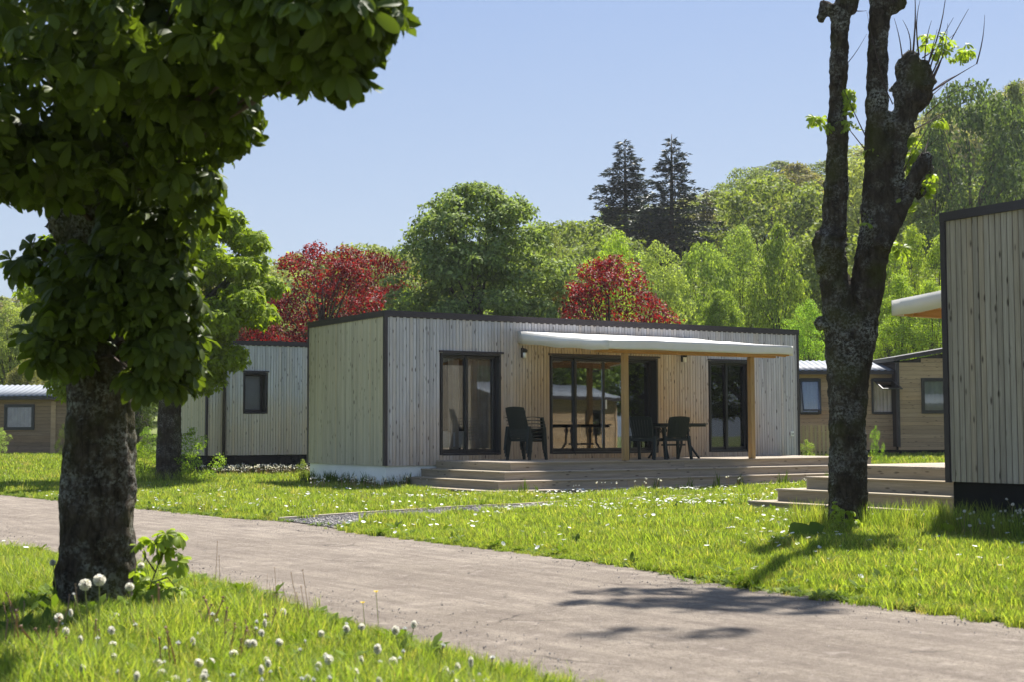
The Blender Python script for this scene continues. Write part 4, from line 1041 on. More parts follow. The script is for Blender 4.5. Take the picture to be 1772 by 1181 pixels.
EE = [E_px(40, 150, 190, 150, 8.2, .9, 5), E_px(180, 60, 160, 130, 7.4, .9, 5), E_px(300, 20, 140, 120, 6.9, .7, 4), E_px(430, 30, 110, 95, 6.5, .6, 3.2), E_px(545, 15, 95, 95, 6.1, .5, 2.8),
      E_px(638, 5, 60, 66, 6.0, .3, 1.0), E_px(580, 85, 72, 62, 6.2, .3, 1.6), E_px(340, 150, 105, 90, 7.6, .6, 3), E_px(395, 190, 45, 62, 7.6, .35, 1.0), E_px(310, 260, 78, 80, 8.2, .5, 2.4),
      E_px(60, 280, 110, 70, 8.4, .6, 2.6), E_px(190, 240, 110, 90, 8.2, .4, 2.6), E_px(-120, 200, 150, 160, 8.0, .9, 3), E_px(330, 340, 48, 55, 8.7, .3, .8), E_px(500, 100, 60, 50, 6.6, .3, 1.2),
      E_px(200, -150, 420, 130, 8.0, 1.0, 8), E_px(520, -110, 150, 90, 6.6, .7, 1.0), E_px(250, 350, 70, 60, 8.9, .3, 1.0),
      E_px(250, 420, 90, 70, 8.9, .35, 2.2), E_px(280, 500, 78, 80, 8.9, .35, 2.2), E_px(150, 470, 75, 70, 9.0, .25, 1.4), E_px(110, 560, 62, 70, 9.1, .3, 1.7), E_px(160, 540, 70, 50, 8.9, .2, .9),
      E_px(285, 590, 58, 62, 9.0, .35, 1.7), E_px(110, 610, 55, 35, 9.1, .25, .8), E_px(262, 655, 50, 32, 9.1, .25, .8), E_px(55, 455, 42, 10, 9.2, .15, .12), E_px(45, 463, 22, 14, 9.2, .1, .12), E_px(72, 424, 18, 10, 9.2, .1, .08),
      E_px(215, 480, 80, 60, 8.8, .2, 1.3), E_px(320, 640, 26, 40, 9.2, .2, .3)]
LV = leaf_cloud([(e[0] - T1.x, e[1] - T1.y, e[2], *e[3:]) for e in EE], 3500, .118, rg)
camr = np.array([-T1.x, -T1.y, CAMZ])
def inview(p):
    w_ = p + np.array([T1.x, T1.y, 0]); X = 886 + 2485.5 * w_[0] / w_[1]; Y = 748.9 - 2485.5 * (w_[2] - CAMZ) / w_[1]; return 0 < X < 1772 and 0 < Y < 1181
LV.sort(key=lambda q: (not inview(q[1]), np.linalg.norm(q[1] - camr)))
lm = []
for v, f in LEAFV:
    me = mesh_np('leaf', v, f, True); me.materials.append(M['leaf_chestnut']); lm.append(me)
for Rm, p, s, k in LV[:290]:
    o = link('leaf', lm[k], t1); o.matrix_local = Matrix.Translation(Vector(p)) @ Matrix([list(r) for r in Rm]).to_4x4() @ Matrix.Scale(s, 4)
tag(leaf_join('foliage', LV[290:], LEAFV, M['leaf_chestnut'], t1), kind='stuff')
mb = MB(); rd = random.Random(3)                      # twigs carrying the leaves
for e in EE:
    for q in range(3):
        c = Vector(e[:3]) - T1; b_ = Vector((rd.uniform(-.1, .1), rd.uniform(-.1, .1), max(1.6, min(4.3, c.z - .3))))
        tip = c + Vector((rd.uniform(-1, 1) * e[3], rd.uniform(-1, 1) * e[4], rd.uniform(-1, 1) * e[5])) * .7
        mb.tube([b_, b_.lerp(tip, .5) + Vector((0, 0, .1)), tip], [.014, .009, .003], 5, False)
tag(mb.build('twigs', M['twig'], t1), kind='stuff')
# --- second chestnut
T2 = px(290, 838, 31.35); T2.z = 0
t2 = empty('horse_chestnut', T2); tag(t2, 'round sunlit chestnut standing behind the foreground trunk, beside the rear lodge', 'tree')
stem_obj('trunk', [st([(290, 870, 28), (291, 835, 23), (292, 780, 21), (294, 700, 20), (296, 600, 19), (296, 480, 15), (290, 380, 8)], T2, 31.35), st([(295, 600, 14), (360, 520, 9), (410, 470, 5)], T2, 31.35), st([(295, 620, 13), (220, 540, 9), (150, 480, 5)], T2, 31.35)], M['bark'], t2, .035)
k2 = []
rg = np.random.default_rng(5)
base = [(290, 480, 150, 120, 4), (395, 470, 80, 95, 3), (350, 400, 75, 55, 2), (440, 520, 45, 55, 1.5), (190, 470, 110, 110, 3), (110, 560, 60, 80, 1.6), (120, 640, 50, 40, .9), (330, 600, 70, 60, 1.8), (350, 660, 32, 38, .8), (250, 620, 90, 60, 1.8), (400, 560, 50, 40, 1.2), (180, 620, 80, 40, 1), (300, 560, 130, 90, 2.5), (310, 685, 30, 18, .3)]
for (x, y, rx, ry, wgt) in base:
    for q in range(int(5 * wgt)):
        a, b_ = rg.uniform(-1, 1, 2); e = E_px(x + a * rx * .8, y + b_ * ry * .8, 31, 22, 31.35 + rg.uniform(-1.9, 1.9), None, 1); k2.append((e[0] - T2.x, e[1] - T2.y, e[2], *e[3:]))
LV2 = leaf_cloud(k2, 13000, .145, rg, lo=True)
M['leaf_ch2'] = leaf_mat('chestnut_leaf_sunny', (.21, .28, .025), .35, .42, spec=.1, rough=.65)  # brighter copy of the chestnut leaf, sunlight put into its colour
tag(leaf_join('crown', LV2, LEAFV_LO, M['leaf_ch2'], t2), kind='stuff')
# --- forked tree on the right
T3 = px(1467, 925, 15.78); T3.z = 0
t3 = empty('pollarded_tree', T3); tag(t3, 'tall forked mossy trunk with knobbly pollarded stubs at the right', 'tree')
S = [st([(1468, 990, 57), (1468, 935, 44), (1467, 890, 37), (1467, 780, 35), (1466, 700, 35), (1464, 640, 36), (1460, 590, 35), (1450, 540, 30), (1444, 490, 27), (1442, 430, 23), (1446, 350, 23), (1449, 250, 20), (1451, 150, 17), (1453, 60, 17), (1458, 15, 19), (1466, -10, 17), (1474, -40, 10)], T3, 15.78),
     st([(1468, 800, 31), (1470, 700, 33), (1476, 620, 35), (1488, 560, 34), (1500, 500, 32), (1508, 440, 30), (1514, 380, 26), (1516, 300, 23), (1517, 200, 21), (1519, 100, 19), (1522, 20, 21), (1528, -80, 19), (1530, -250, 16), (1536, -500, 9), (1545, -900, 5)], T3, 15.78),
     st([(1508, 470, 23), (1528, 400, 23), (1541, 330, 21), (1552, 260, 19), (1562, 205, 19), (1570, 165, 24), (1578, 120, 23), (1574, 92, 12)], T3, 15.7),
     st([(1525, 430, 19), (1548, 385, 16), (1566, 350, 13), (1580, 318, 15), (1596, 285, 17), (1603, 262, 9)], T3, 15.6),
     st([(1458, 30, 14), (1438, 18, 10), (1425, 12, 10), (1424, 2, 6)], T3, 15.78), st([(1470, 20, 12), (1478, -6, 10), (1482, -40, 5)], T3, 15.78), st([(1526, 10, 16), (1548, 8, 10), (1558, -6, 11)], T3, 15.75)]
def kb(x, y, r, d=15.75, sq=(1, 1, 1)): return (tuple(px(x, y, d) - T3), r * d / 2485.5, sq)
K = [kb(1592, 148, 27), kb(1566, 150, 25), kb(1582, 172, 22), kb(1562, 118, 16), kb(1574, 98, 13), kb(1600, 168, 14), kb(1596, 122, 17), kb(1604, 150, 12), kb(1426, 20, 9), kb(1420, 30, 8), kb(1432, 12, 8), kb(1600, 292, 16), kb(1588, 330, 14), kb(1438, 420, 30), kb(1430, 455, 22), kb(1550, 12, 10), kb(1560, 4, 9), kb(1560, 212, 26), kb(1420, 560, 12, 15.7)]
S = [(P_, [r * .92 for r in R_]) for P_, R_ in S]
stem_obj('trunk', S, M['bark'], t3, .02, K, (.03, .018))
rd = random.Random(8); mb = MB()
def twig(a, b, r=.011, bend=.08):
    a, b = Vector(a), Vector(b); n_ = 6; off = Vector((rd.uniform(-1, 1), rd.uniform(-1, 1), rd.uniform(-.2, .6))) * bend * (b - a).length
    mb.tube([a.lerp(b, t / n_) + off * math.sin(math.pi * t / n_) for t in range(n_ + 1)], [r * (1 - .8 * t / n_) for t in range(n_ + 1)], 5, False)
def tp(x, y, d=15.7): return px(x, y, d) - T3
for (x0, y0, x1, y1, r) in [(1600, 150, 1632, 62, .012), (1604, 140, 1650, 30, .011), (1606, 150, 1676, 15, .012), (1606, 155, 1640, 40, .010), (1600, 110, 1612, 35, .009), (1590, 95, 1592, 0, .011), (1580, 92, 1582, -30, .012), (1608, 160, 1690, 110, .012), (1690, 110, 1704, 25, .009), (1604, 165, 1660, 128, .009), (1596, 100, 1655, 55, .008), (1576, 90, 1562, 34, .009), (1562, 105, 1547, 30, .009), (1606, 170, 1640, 140, .008), (1600, 130, 1622, 50, .009),
                            (1602, 120, 1638, -20, .012), (1590, 95, 1584, 20, .008), (1447, 130, 1500, 58, .007), (1450, 260, 1430, 200, .006), (1446, 235, 1415, 205, .006), (1500, 262, 1442, 190, .008), (1500, 240, 1445, 120, .008), (1535, 160, 1500, 20, .008), (1545, 180, 1505, 110, .007), (1478, 18, 1500, 18, .008), (1600, 200, 1690, 140, .008), (1570, 230, 1660, 180, .009), (1560, 300, 1640, 225, .010), (1600, 265, 1612, 210, .008), (1575, 350, 1600, 230, .010), (1550, 330, 1606, 190, .008), (1585, 320, 1642, 280, .006), (1530, 320, 1560, 250, .008),
                            (1560, 300, 1625, 190, .008), (1470, 0, 1455, -60, .01), (1560, 0, 1580, -60, .012), (1425, 5, 1418, -40, .01)]:
    twig(tp(x0, y0), tp(x1, y1, 15.7 + rd.uniform(-.25, .25)), r)
for k in range(26):                                    # young shoots from the upper stem and stubs
    z_ = rd.uniform(.2, 1); a = Vector(tp(1526, -60 - 700 * z_)); a2 = a + Vector((rd.uniform(-1.0, 1.0), rd.uniform(-.6, .6), rd.uniform(.2, 1.2))); twig(a, a2, .018)
tag(mb.build('twigs', M['twig'], t3), kind='stuff')
rg = np.random.default_rng(9)
def EL(x, y, rx, ry, d=15.7, wgt=1): e = E_px(x, y, rx, ry, d, None, wgt); return (e[0] - T3.x, e[1] - T3.y, e[2], *e[3:])
LS = leaf_cloud([EL(1618, 78, 29, 28, wgt=1.3), EL(1664, 92, 27, 15, wgt=1), EL(1578, 258, 18, 26), EL(1602, 315, 24, 20), EL(1560, 355, 27, 23), EL(1470, 175, 13, 23), EL(1468, 220, 18, 13, wgt=.6), EL(1412, 208, 16, 10, wgt=.4), EL(1626, 212, 13, 7, wgt=.4), EL(1560, 430, 16, 13, wgt=.3), EL(1505, 385, 18, 15, wgt=.4), EL(1510, 260, 16, 13, wgt=.3), EL(1580, 282, 18, 20, wgt=.8), EL(1553, 235, 10, 13, wgt=.4), EL(1436, 222, 8, 6, wgt=.2)], 200, .078, rg)
lmf = []
for v, f in LEAFV:
    me = mesh_np('leaf', v, f, True); me.materials.append(M['leaf_fresh']); lmf.append(me)
for Rm, p, s, k in LS:
    o = link('leaf', lmf[k], t3); o.matrix_local = Matrix.Translation(Vector(p)) @ Matrix([list(r) for r in Rm]).to_4x4() @ Matrix.Scale(s, 4)
upper = []
for (dx, dz, w_) in [(.1, 9.9, 1), (.9, 10.6, 1), (.4, 11.4, 1), (1.1, 11.9, .7), (.8, 13.3, .35)]:
    upper.append((dx, rg.uniform(-.2, .2), dz, .62, .28, .14, w_))
tag(leaf_join('upper_foliage', leaf_cloud(upper, 230, .14, rg), LEAFV, M['leaf_fresh'], t3), kind='stuff')
# ------------------------------------------------------------------ grass, flowers, weeds (instanced on scattered points)
def tuft_mesh(name, nb, h, wd, spread, mat, seed, lean=.5):
    rg = np.random.default_rng(seed); V = []; F = []
    for k in range(nb):
        a = rg.uniform(0, 6.28); r = spread * math.sqrt(rg.uniform()); x, y = r * math.cos(a), r * math.sin(a)
        hh = h * rg.uniform(.55, 1.2); la = rg.uniform(0, 6.28); l = lean * rg.uniform(.1, 1) * hh; fa = la + rg.uniform(-.8, .8); i0 = len(V)
        sx, sy = -math.sin(fa) * wd / 2, math.cos(fa) * wd / 2
        for t, q in ((0, 1.0), (.4, .9), (.75, .6)):
            cx, cy, z = x + math.cos(la) * l * t * t, y + math.sin(la) * l * t * t, hh * t * (1 - .12 * t * lean)
            V += [(cx - sx * q, cy - sy * q, z), (cx + sx * q, cy + sy * q, z)]
        V += [(x + math.cos(la) * l, y + math.sin(la) * l, hh * (1 - .12 * lean))] * 2
        for j in range(3): F.append((i0 + 2 * j, i0 + 2 * j + 1, i0 + 2 * j + 3, i0 + 2 * j + 2))
    me = mesh_np(name, V, F); me.materials.append(mat); return me
def scatter(name, pts, rot, scl, src_me, label=None, kind='stuff', cat=None):
    """one object: src mesh instanced on points by geometry nodes"""
    me = bpy.data.meshes.new(name); pts = np.asarray(pts, np.float32); me.vertices.add(len(pts)); me.vertices.foreach_set('co', pts.ravel())
    a = me.attributes.new('rot', 'FLOAT_VECTOR', 'POINT'); a.data.foreach_set('vector', np.asarray(rot, np.float32).ravel())
    a = me.attributes.new('scl', 'FLOAT', 'POINT'); a.data.foreach_set('value', np.asarray(scl, np.float32).ravel())
    me.update(); o = link(name, me)
    src = bpy.data.objects.new(name + '_unit', src_me)
    g = bpy.data.node_groups.new(name + '_scatter', 'GeometryNodeTree')
    g.interface.new_socket('Geometry', in_out='INPUT', socket_type='NodeSocketGeometry'); g.interface.new_socket('Geometry', in_out='OUTPUT', socket_type='NodeSocketGeometry')
    gi, go = g.nodes.new('NodeGroupInput'), g.nodes.new('NodeGroupOutput'); ip = g.nodes.new('GeometryNodeInstanceOnPoints'); oi = g.nodes.new('GeometryNodeObjectInfo'); oi.inputs['Object'].default_value = src
    r1 = g.nodes.new('GeometryNodeInputNamedAttribute'); r1.data_type = 'FLOAT_VECTOR'; r1.inputs[0].default_value = 'rot'
    r2 = g.nodes.new('GeometryNodeInputNamedAttribute'); r2.data_type = 'FLOAT'; r2.inputs[0].default_value = 'scl'
    g.links.new(gi.outputs[0], ip.inputs['Points']); g.links.new(oi.outputs['Geometry'], ip.inputs['Instance'])
    g.links.new(r1.outputs[0], ip.inputs['Rotation']); g.links.new(r2.outputs[0], ip.inputs['Scale']); g.links.new(ip.outputs[0], go.inputs[0])
    m_ = o.modifiers.new('scatter', 'NODES'); m_.node_group = g
    tag(o, label, cat, None, kind); return o
def in_rect_local(x, y, org, x0, x1, y0, y1):
    c, s = math.cos(YAW), math.sin(YAW); dx, dy = x - org[0], y - org[1]; u = dx * c + dy * s; v = -dx * s + dy * c
    return (u > x0) & (u < x1) & (v > y0) & (v < y1)
nearx = np.array([p[0] for p in NEAR][::-1]); neary = np.array([p[1] for p in NEAR][::-1]); farx = np.array([p[0] for p in FAR][::-1]); fary = np.array([p[1] for p in FAR][::-1])
GTa, GBa = np.array(GT), np.array(GB)
def allowed(x, y, rg, edge=0.0):
    nx_, fx_ = np.interp(y, neary, nearx), np.interp(y, fary, farx)
    wob = .10 * np.sin(x * 7 + y * 5) + .07 * np.sin(x * 17 - y * 13) + rg.normal(size=len(x)) * .05
    road = (x > nx_ - edge + wob * .8) & (x < fx_ + edge * 0 + wob * .8) & (y < 35)
    gt = np.interp(x, GTa[:, 0], GTa[:, 1]); gb = np.interp(x, GBa[:, 0], GBa[:, 1])
    grav = (x > -2.9) & (x < 2.2) & (y < gt - .03) & (y > gb + wob) 
    thin = (x >= 1.2) & (x < 4.2) & (y < gt) & (y > gb) & (rg.uniform(size=len(x)) < .45)
    ok = ~road & ~grav & ~thin
    ok &= ~in_rect_local(x, y, ML, .02, 10.9, 0, 3.6); ok &= ~in_rect_local(x, y, ML, .05, 10.35, -3.86, 0); ok &= ~in_rect_local(x, y, LL, 0.02, 10, 0, 3.6)
    ok &= ~in_rect_local(x, y, RL, .05, 10, -3.7, 0); ok &= ~in_rect_local(x, y, RL, 1.45, 10, 0, 5.05)
    ok &= np.hypot(x - T1.x, y - T1.y) > .27; ok &= np.hypot(x - T3.x, y - T3.y) > .27
    return ok
def field(n, y0, y1, rg, dens=None, xl=-.40, xr=.40, edge=0.0, pad=.6):
    out = np.zeros((0, 2))
    while len(out) < n:
        y = rg.uniform(y0, y1, n * 3); x = rg.uniform(xl * y1 - pad, xr * y1 + pad, n * 3)
        k = (x > xl * y - pad) & (x < xr * y + pad); x, y = x[k], y[k]; k = allowed(x, y, rg, edge); x, y = x[k], y[k]
        if dens is not None: k = rg.uniform(size=len(x)) < dens(x, y); x, y = x[k], y[k]
        out = np.concatenate([out, np.stack([x, y], 1)])
    return out[:n]
def patchy(x, y): return np.clip(.72 + .35 * np.sin(x * 1.3 + 1.7 * np.sin(y * .8)) * np.cos(y * 1.1 + x * .5) + .2 * np.sin(x * 4.1 + y * 3.3), .25, 1)
def gz(P): return np.array([ground_z(a, b) for a, b in P]) if P[:, 1].max() > 36 else np.zeros(len(P))
def place(name, P, h0, me, rg, label, tilt=.18, jit=.3, cat=None, size_fn=None):
    n_ = len(P); Z = gz(P) + h0; rot = np.stack([rg.normal(size=n_) * tilt, rg.normal(size=n_) * tilt, rg.uniform(0, 6.28, n_)], 1)
    s = rg.uniform(1 - jit, 1 + jit, n_)
    if size_fn is not None: s = s * size_fn(P[:, 0], P[:, 1])
    return scatter(name, np.column_stack([P, Z]), rot, s, me, label, cat=cat)
rg = np.random.default_rng(77)
def near_steps(x, y): return np.where(np.hypot(x - T1.x, y - T1.y + .5) < .9, .55, 1.0) * np.where(in_rect_local(x, y, RL, .5, 1.6, -.1, 6.2) | in_rect_local(x, y, ML, .3, 10.8, -4.7, -3.7), .55, 1.0)
def size_var(x, y): return near_steps(x, y) * np.clip(.82 + .28 * np.sin(x * 2.1 + y) * np.cos(y * 1.7 - x) + .15 * np.sin(x * 6 + y * 5), .5, 1.35)
def edge_low(x, y): # shorter towards the lane
    fx_ = np.interp(y, fary, farx); nx_ = np.interp(y, neary, nearx); d = np.minimum(np.abs(x - fx_), np.abs(x - nx_)); return size_var(x, y) * np.clip(.45 + d * .8, .45, 1.0)
gA = [tuft_mesh('grass_tuft', 16, .145, .0052, .06, M['grass'], 100 + k, .7) for k in range(3)]
gB = [tuft_mesh('grass_tuft', 22, .12, .0085, .085, M['grass'], 110 + k, .7) for k in range(3)]
gC = [tuft_mesh('grass_tuft', 26, .12, .016, .16, M['grass'], 120 + k, .7) for k in range(2)]
for k in range(3):
    place('foreground_grass', field(6500, 5.2, 13.5, rg, lambda x, y: np.where(x < np.interp(y, neary, nearx) + .2, 1, 0) * np.clip((8.5 / y) ** 2, .2, 1), xl=-.46, xr=.1), 0, gA[k], rg, 'bright blades of grass on the verge in the left foreground', size_fn=edge_low)
    place('lawn_grass', field(15000, 8, 19, rg, lambda x, y: np.where(x > np.interp(y, fary, farx) - .2, 1, 0) * np.clip((12 / y) ** 1.2, .3, 1) * patchy(x, y), xr=.44), 0, gB[k], rg, 'sunlit lawn grass between the lane and the terraces', size_fn=edge_low)
    place('lawn_grass', field(9000, 18, 30, rg, lambda x, y: patchy(x, y), xr=.44), 0, gB[k], rg, 'lawn grass around the long terrace', size_fn=edge_low)
for k in range(2):
    place('far_grass', field(11000, 27, 52, rg, lambda x, y: patchy(x, y), xr=.42), 0, gC[k], rg, 'distant grass around the lodges and cabins')
# taller tufts round the forked tree, along walls
def ring(n, c, r0, r1, rg): a = rg.uniform(0, 6.28, n); r = rg.uniform(r0, r1, n) ; return np.stack([c[0] + r * np.cos(a), c[1] + r * np.sin(a)], 1)
tall = tuft_mesh('tall_tuft', 24, .30, .006, .06, M['grass'], 140, .55)
def P_loc(org, u0, u1, v0, v1, n, rg):
    u, v = rg.uniform(u0, u1, n), rg.uniform(v0, v1, n); c, s = math.cos(YAW), math.sin(YAW); return np.stack([org[0] + u * c - v * s, org[1] + u * s + v * c], 1)
Pt = np.concatenate([ring(60, T3, .3, .6, rg), ring(120, (T3.x + .8, T3.y - .3), 0, .7, rg), ring(60, T2, .2, .9, rg), P_loc(RL, -.7, -.02, -3.2, .1, 130, rg)])
place('tall_grass', Pt, 0, tall, rg, 'longer grass left unmown around trunks and skirts')
# dark weeds against the white skirting and along walls
weed = tuft_mesh('weed_tuft', 14, .27, .016, .06, M['weed'], 150, .35)
Pw = np.concatenate([P_loc(ML, -.35, -.03, .1, 3.4, 60, rg), P_loc(ML, -.3, .9, -.3, -.03, 26, rg), P_loc(ML, .6, 10, -4.15, -3.9, 14, rg), P_loc(LL, -.2, 4.6, -.9, -.1, 90, rg)])
place('wall_weeds', Pw, 0, weed, rg, 'dark green weeds growing against the skirting of the lodges')
# broad leaved clover and dandelion leaves along the lane edge
def rosette(seed, n, L_, W_, mat):
    rd = random.Random(seed); V = []; F = []
    for k in range(n):
        a = rd.uniform(0, 6.28); l = L_ * rd.uniform(.6, 1.1); up = rd.uniform(.15, .8); i0 = len(V)
        for t, w_ in ((0, .15), (.35, .7), (.7, 1), (1, .1)):
            x = l * t * math.cos(up * (1 - .3 * t)); z = l * t * math.sin(up) - .25 * l * t * t + .005
            for s in (-1, 1): V.append((x * math.cos(a) - s * W_ * w_ * math.sin(a), x * math.sin(a) + s * W_ * w_ * math.cos(a), z))
        for j in range(3): F.append((i0 + 2 * j, i0 + 2 * j + 1, i0 + 2 * j + 3, i0 + 2 * j + 2))
    me = mesh_np('weed_rosette', V, F); me.materials.append(mat); return me
ros = rosette(3, 9, .08, .010, M['weed'])
def edge_pts(n, P, rg, off):
    y = rg.uniform(5.8, 27, n); y = 5.8 + (y - 5.8) ** 1.15 / 21.2 ** .15; x = np.interp(y, [p[1] for p in P][::-1], [p[0] for p in P][::-1]) + off + rg.normal(size=n) * .07; return np.stack([x, y], 1)
place('lawn_weeds', np.concatenate([field(420, 5.4, 10.5, rg, lambda x, y: np.where(x < np.interp(y, neary, nearx) - .05, 1, 0), xl=-.46, xr=.1), field(900, 9, 26, rg, patchy, xr=.42)]), .03, rosette(5, 8, .10, .016, M['weed']), rg, 'broad leaved dandelion and plantain rosettes among the lawn grass', tilt=.3, jit=.5)
place('verge_weeds', np.concatenate([edge_pts(520, FAR, rg, .06), edge_pts(180, NEAR, rg, -.08)]), .002, ros, rg, 'low leafy weeds fringing the edge of the lane')
# daisies
def daisy():
    V = []; F = []
    for k in range(7):
        a = 2 * math.pi * k / 7; i0 = len(V); c, s = math.cos(a), math.sin(a)
        for x, y in ((.003, -.005), (.019, -.008), (.019, .008), (.003, .005)): V.append((x * c - y * s, x * s + y * c, .10 + .004 * (x > .01)))
        F.append((i0, i0 + 1, i0 + 2, i0 + 3))
    me = mesh_np('daisy', V, F); me.materials.append(M['petal']); return me
dz = daisy()
def dband(x, y):
    a = np.exp(-((y - (20.4 + .9 * (x - 1.0))) / 1.1) ** 2) * (x > -.5) * (x < 5.5)
    b = np.exp(-((y - (24.6 + .55 * x)) / .5) ** 2) * (x > -2.5) * (x < 4)
    c = .25 * np.exp(-((x - 3.3) / 1.5) ** 2 - ((y - 15) / 3.5) ** 2)
    e = .10 * (x > -8) * (y > 13)
    return np.clip(a * .9 + b * .7 + c + e + .03, 0, 1)
place('daisies', field(2300, 9, 30, rg, dband, xr=.42), -.012, dz, rg, 'small white daisies sprinkled over the lawn', tilt=.35, cat=None)
# dried flower stalks, seed heads
def stalk_mesh(seed, h, n=1, head=.012, mat_head=None, rad=.0026):
    rd = random.Random(seed); mb = MB()
    for k in range(n):
        x, y = rd.uniform(-.1, .1), rd.uniform(-.1, .1); lx, ly = rd.uniform(-.15, .15) * h, rd.uniform(-.15, .15) * h; hh = h * rd.uniform(.7, 1.1)
        mb.tube([(x, y, 0), (x + lx * .4, y + ly * .4, hh * .5), (x + lx, y + ly, hh)], rad, 4, False)
    nst = len(mb.f); rd = random.Random(seed)
    for k in range(n):
        x, y = rd.uniform(-.1, .1), rd.uniform(-.1, .1); lx, ly = rd.uniform(-.15, .15) * h, rd.uniform(-.15, .15) * h; hh = h * rd.uniform(.7, 1.1)
        mb.ball((x + lx, y + ly, hh), head, 6, 4, (1, 1, .8), .3)
    me = mb.mesh('dry_stalks'); me.materials.append(M['stem_red']); me.materials.append(mat_head or M['fluff'])
    for i, p in enumerate(me.polygons): p.material_index = 0 if i < nst else 1
    return me
sk = stalk_mesh(4, .30, 4, .016)
Ps = np.concatenate([P_loc(LL, -.3, 5.0, -2.2, -.3, 190, rg), P_loc(ML, -1.8, 1.0, -.9, -.1, 26, rg), P_loc(ML, 1, 10, -4.4, -4.0, 10, rg), P_loc(RL, -.7, -.1, -2.2, .0, 7, rg)])
place('dried_stalks', Ps, 0, sk, rg, 'dried flower stalks with pale heads along the lodge skirts', tilt=.1)
# dandelion clocks: individuals
def dandelion(seed, h, r, curve, closed=False):
    rd = random.Random(seed); st_ = MB(); tip = Vector((curve[0], curve[1], h))
    st_.tube([(0, 0, -.02), (curve[0] * .25, curve[1] * .25, h * .45), (curve[0] * .8, curve[1] * .8, h * .85), tuple(tip)], [.0042, .0036, .003, .003], 6)
    V = []; F = []; rg_ = np.random.default_rng(seed)
    n_ = 150 if not closed else 45; D_ = unit(rg_.normal(size=(n_, 3)))
    for d in D_:
        if closed and d[2] < .2: d = d * np.array([.5, .5, -1])
        t = unit(np.cross(d, rg_.normal(size=3))); b2 = np.cross(d, t); i0 = len(V); rr = r * (1 if not closed else .7); q = np.array(tip)
        V += [tuple(q), tuple(q + d * rr * .9 + t * rr * .16), tuple(q + d * rr + b2 * rr * .05), tuple(q + d * rr * .9 - t * rr * .16)]; F.append((i0, i0 + 1, i0 + 2, i0 + 3))
    hm = mesh_np('seed_head', V, F); hm.materials.append(M['fluff'] if not closed else M['petal'])
    core = MB().ball(tuple(tip), r * .28, 8, 5).mesh('flower_base'); core.materials.append(M['stem_red'])
    sm = st_.mesh('stem', True); sm.materials.append(M['stem']); return hm, sm, core
def put_dandelion(x, ytop, ybase, d, rpx, label, seed, curve=(0, 0), closed=False, group=None, meshes=None):
    p = px(x, ybase, d); h = max(.06, px(x, ytop, d).z); r = rpx * d / 2485.5
    root = empty('dandelion', (p.x - curve[0], d - curve[1], 0)); tag(root, label, 'dandelion', group)
    hm, sm, core = dandelion(seed, h, r, curve, closed)
    link('seed_head', hm, root); link('stem', sm, root); link('flower_base', core, root)
put_dandelion(146, 1013, 1090, 7.5, 11, 'left one of the two large dandelion clocks in front of the left trunk', 1, (-.02, 0))
put_dandelion(171, 1005, 1090, 7.6, 11, 'right one of the two large dandelion clocks in front of the left trunk, slightly higher', 2, (0, 0))
put_dandelion(223, 1017, 1100, 7.8, 8, 'slim tall dandelion clock at the right root of the left trunk', 3, (-.01, 0))
put_dandelion(101, 1070, 1110, 7.2, 8, 'dandelion clock left of the trunk base in the grass', 4, (0, 0))
put_dandelion(90, 975, 1050, 9.4, 6, 'dandelion clock at the left flank of the trunk', 5, (-.03, 0))
put_dandelion(243, 980, 1060, 9.0, 6, 'dandelion clock beside the chestnut sapling', 6, (0, 0))
put_dandelion(127, 1030, 1090, 7.4, 5, 'bent dandelion stalk with a bare head before the trunk', 7, (-.07, 0), True)
protoD = []
for s in range(4): protoD.append(dandelion(20 + s, .16, .024, (.02 * (s - 1.5), .01), s % 2 == 1))
rgd = np.random.default_rng(4); k = 0; first = []
for (x, y, d) in [(x, y, None) for x, y in zip(rgd.uniform(60, 860, 120), rgd.uniform(1040, 1175, 120))]:
    d = 1.0 * 2485.5 / (y + 10 - 748.9); X = (x - 886) / 2485.5 * d
    if X > np.interp(d, neary, nearx) - .12 or math.hypot(X - T1.x, d - T1.y) < .4: continue
    hm, sm, core = protoD[k % 4]; root = empty('dandelion', (X, d, rgd.uniform(-.05, .0)), rgd.uniform(0, 6.28)); tag(root, 'small whitish dandelion clock scattered in the foreground grass', 'dandelion', 'dandelion clocks in the foreground grass')
    s = rgd.uniform(.45, .95); root.scale = (s, s, rgd.uniform(.75, 1.05)); link('seed_head', hm, root); link('stem', sm, root); link('flower_base', core, root); k += 1
# two buttercups leaning over the lane edge and one in the grass
def buttercup(x, ytop, d, label):
    h = px(x, ytop, d).z; p = px(x, 1000, d); root = empty('buttercup', (p.x, d, 0)); tag(root, label, 'flower', 'yellow buttercups on the near verge')
    mb = MB(); mb.tube([(0.02, 0, 0), (.01, 0, h * .5), (0, 0, h)], .0018, 5); o = mb.build('stem', M['stem'], root)
    V = []; F = []
    for k in range(5):
        a = 2 * math.pi * k / 5; c, s = math.cos(a), math.sin(a); i0 = len(V)
        for u, v, z in ((.0, 0, 0), (.009, -.008, .004), (.016, 0, .008), (.009, .008, .004)): V.append((u * c - v * s, u * s + v * c, h + z))
        F.append((i0, i0 + 1, i0 + 2, i0 + 3))
    link('petals', mesh_np('petals', V, F), root, M['yellow'])
buttercup(651, 1026, 7.6, 'higher yellow buttercup standing before the pale lane'); buttercup(628, 1045, 7.7, 'lower yellow buttercup standing before the pale lane')
buttercup(420, 1059, 8.2, 'single yellow buttercup in the grass right of the sapling'); buttercup(723, 1157, 6.6, 'yellow buttercup low in the grass by the bottom edge')
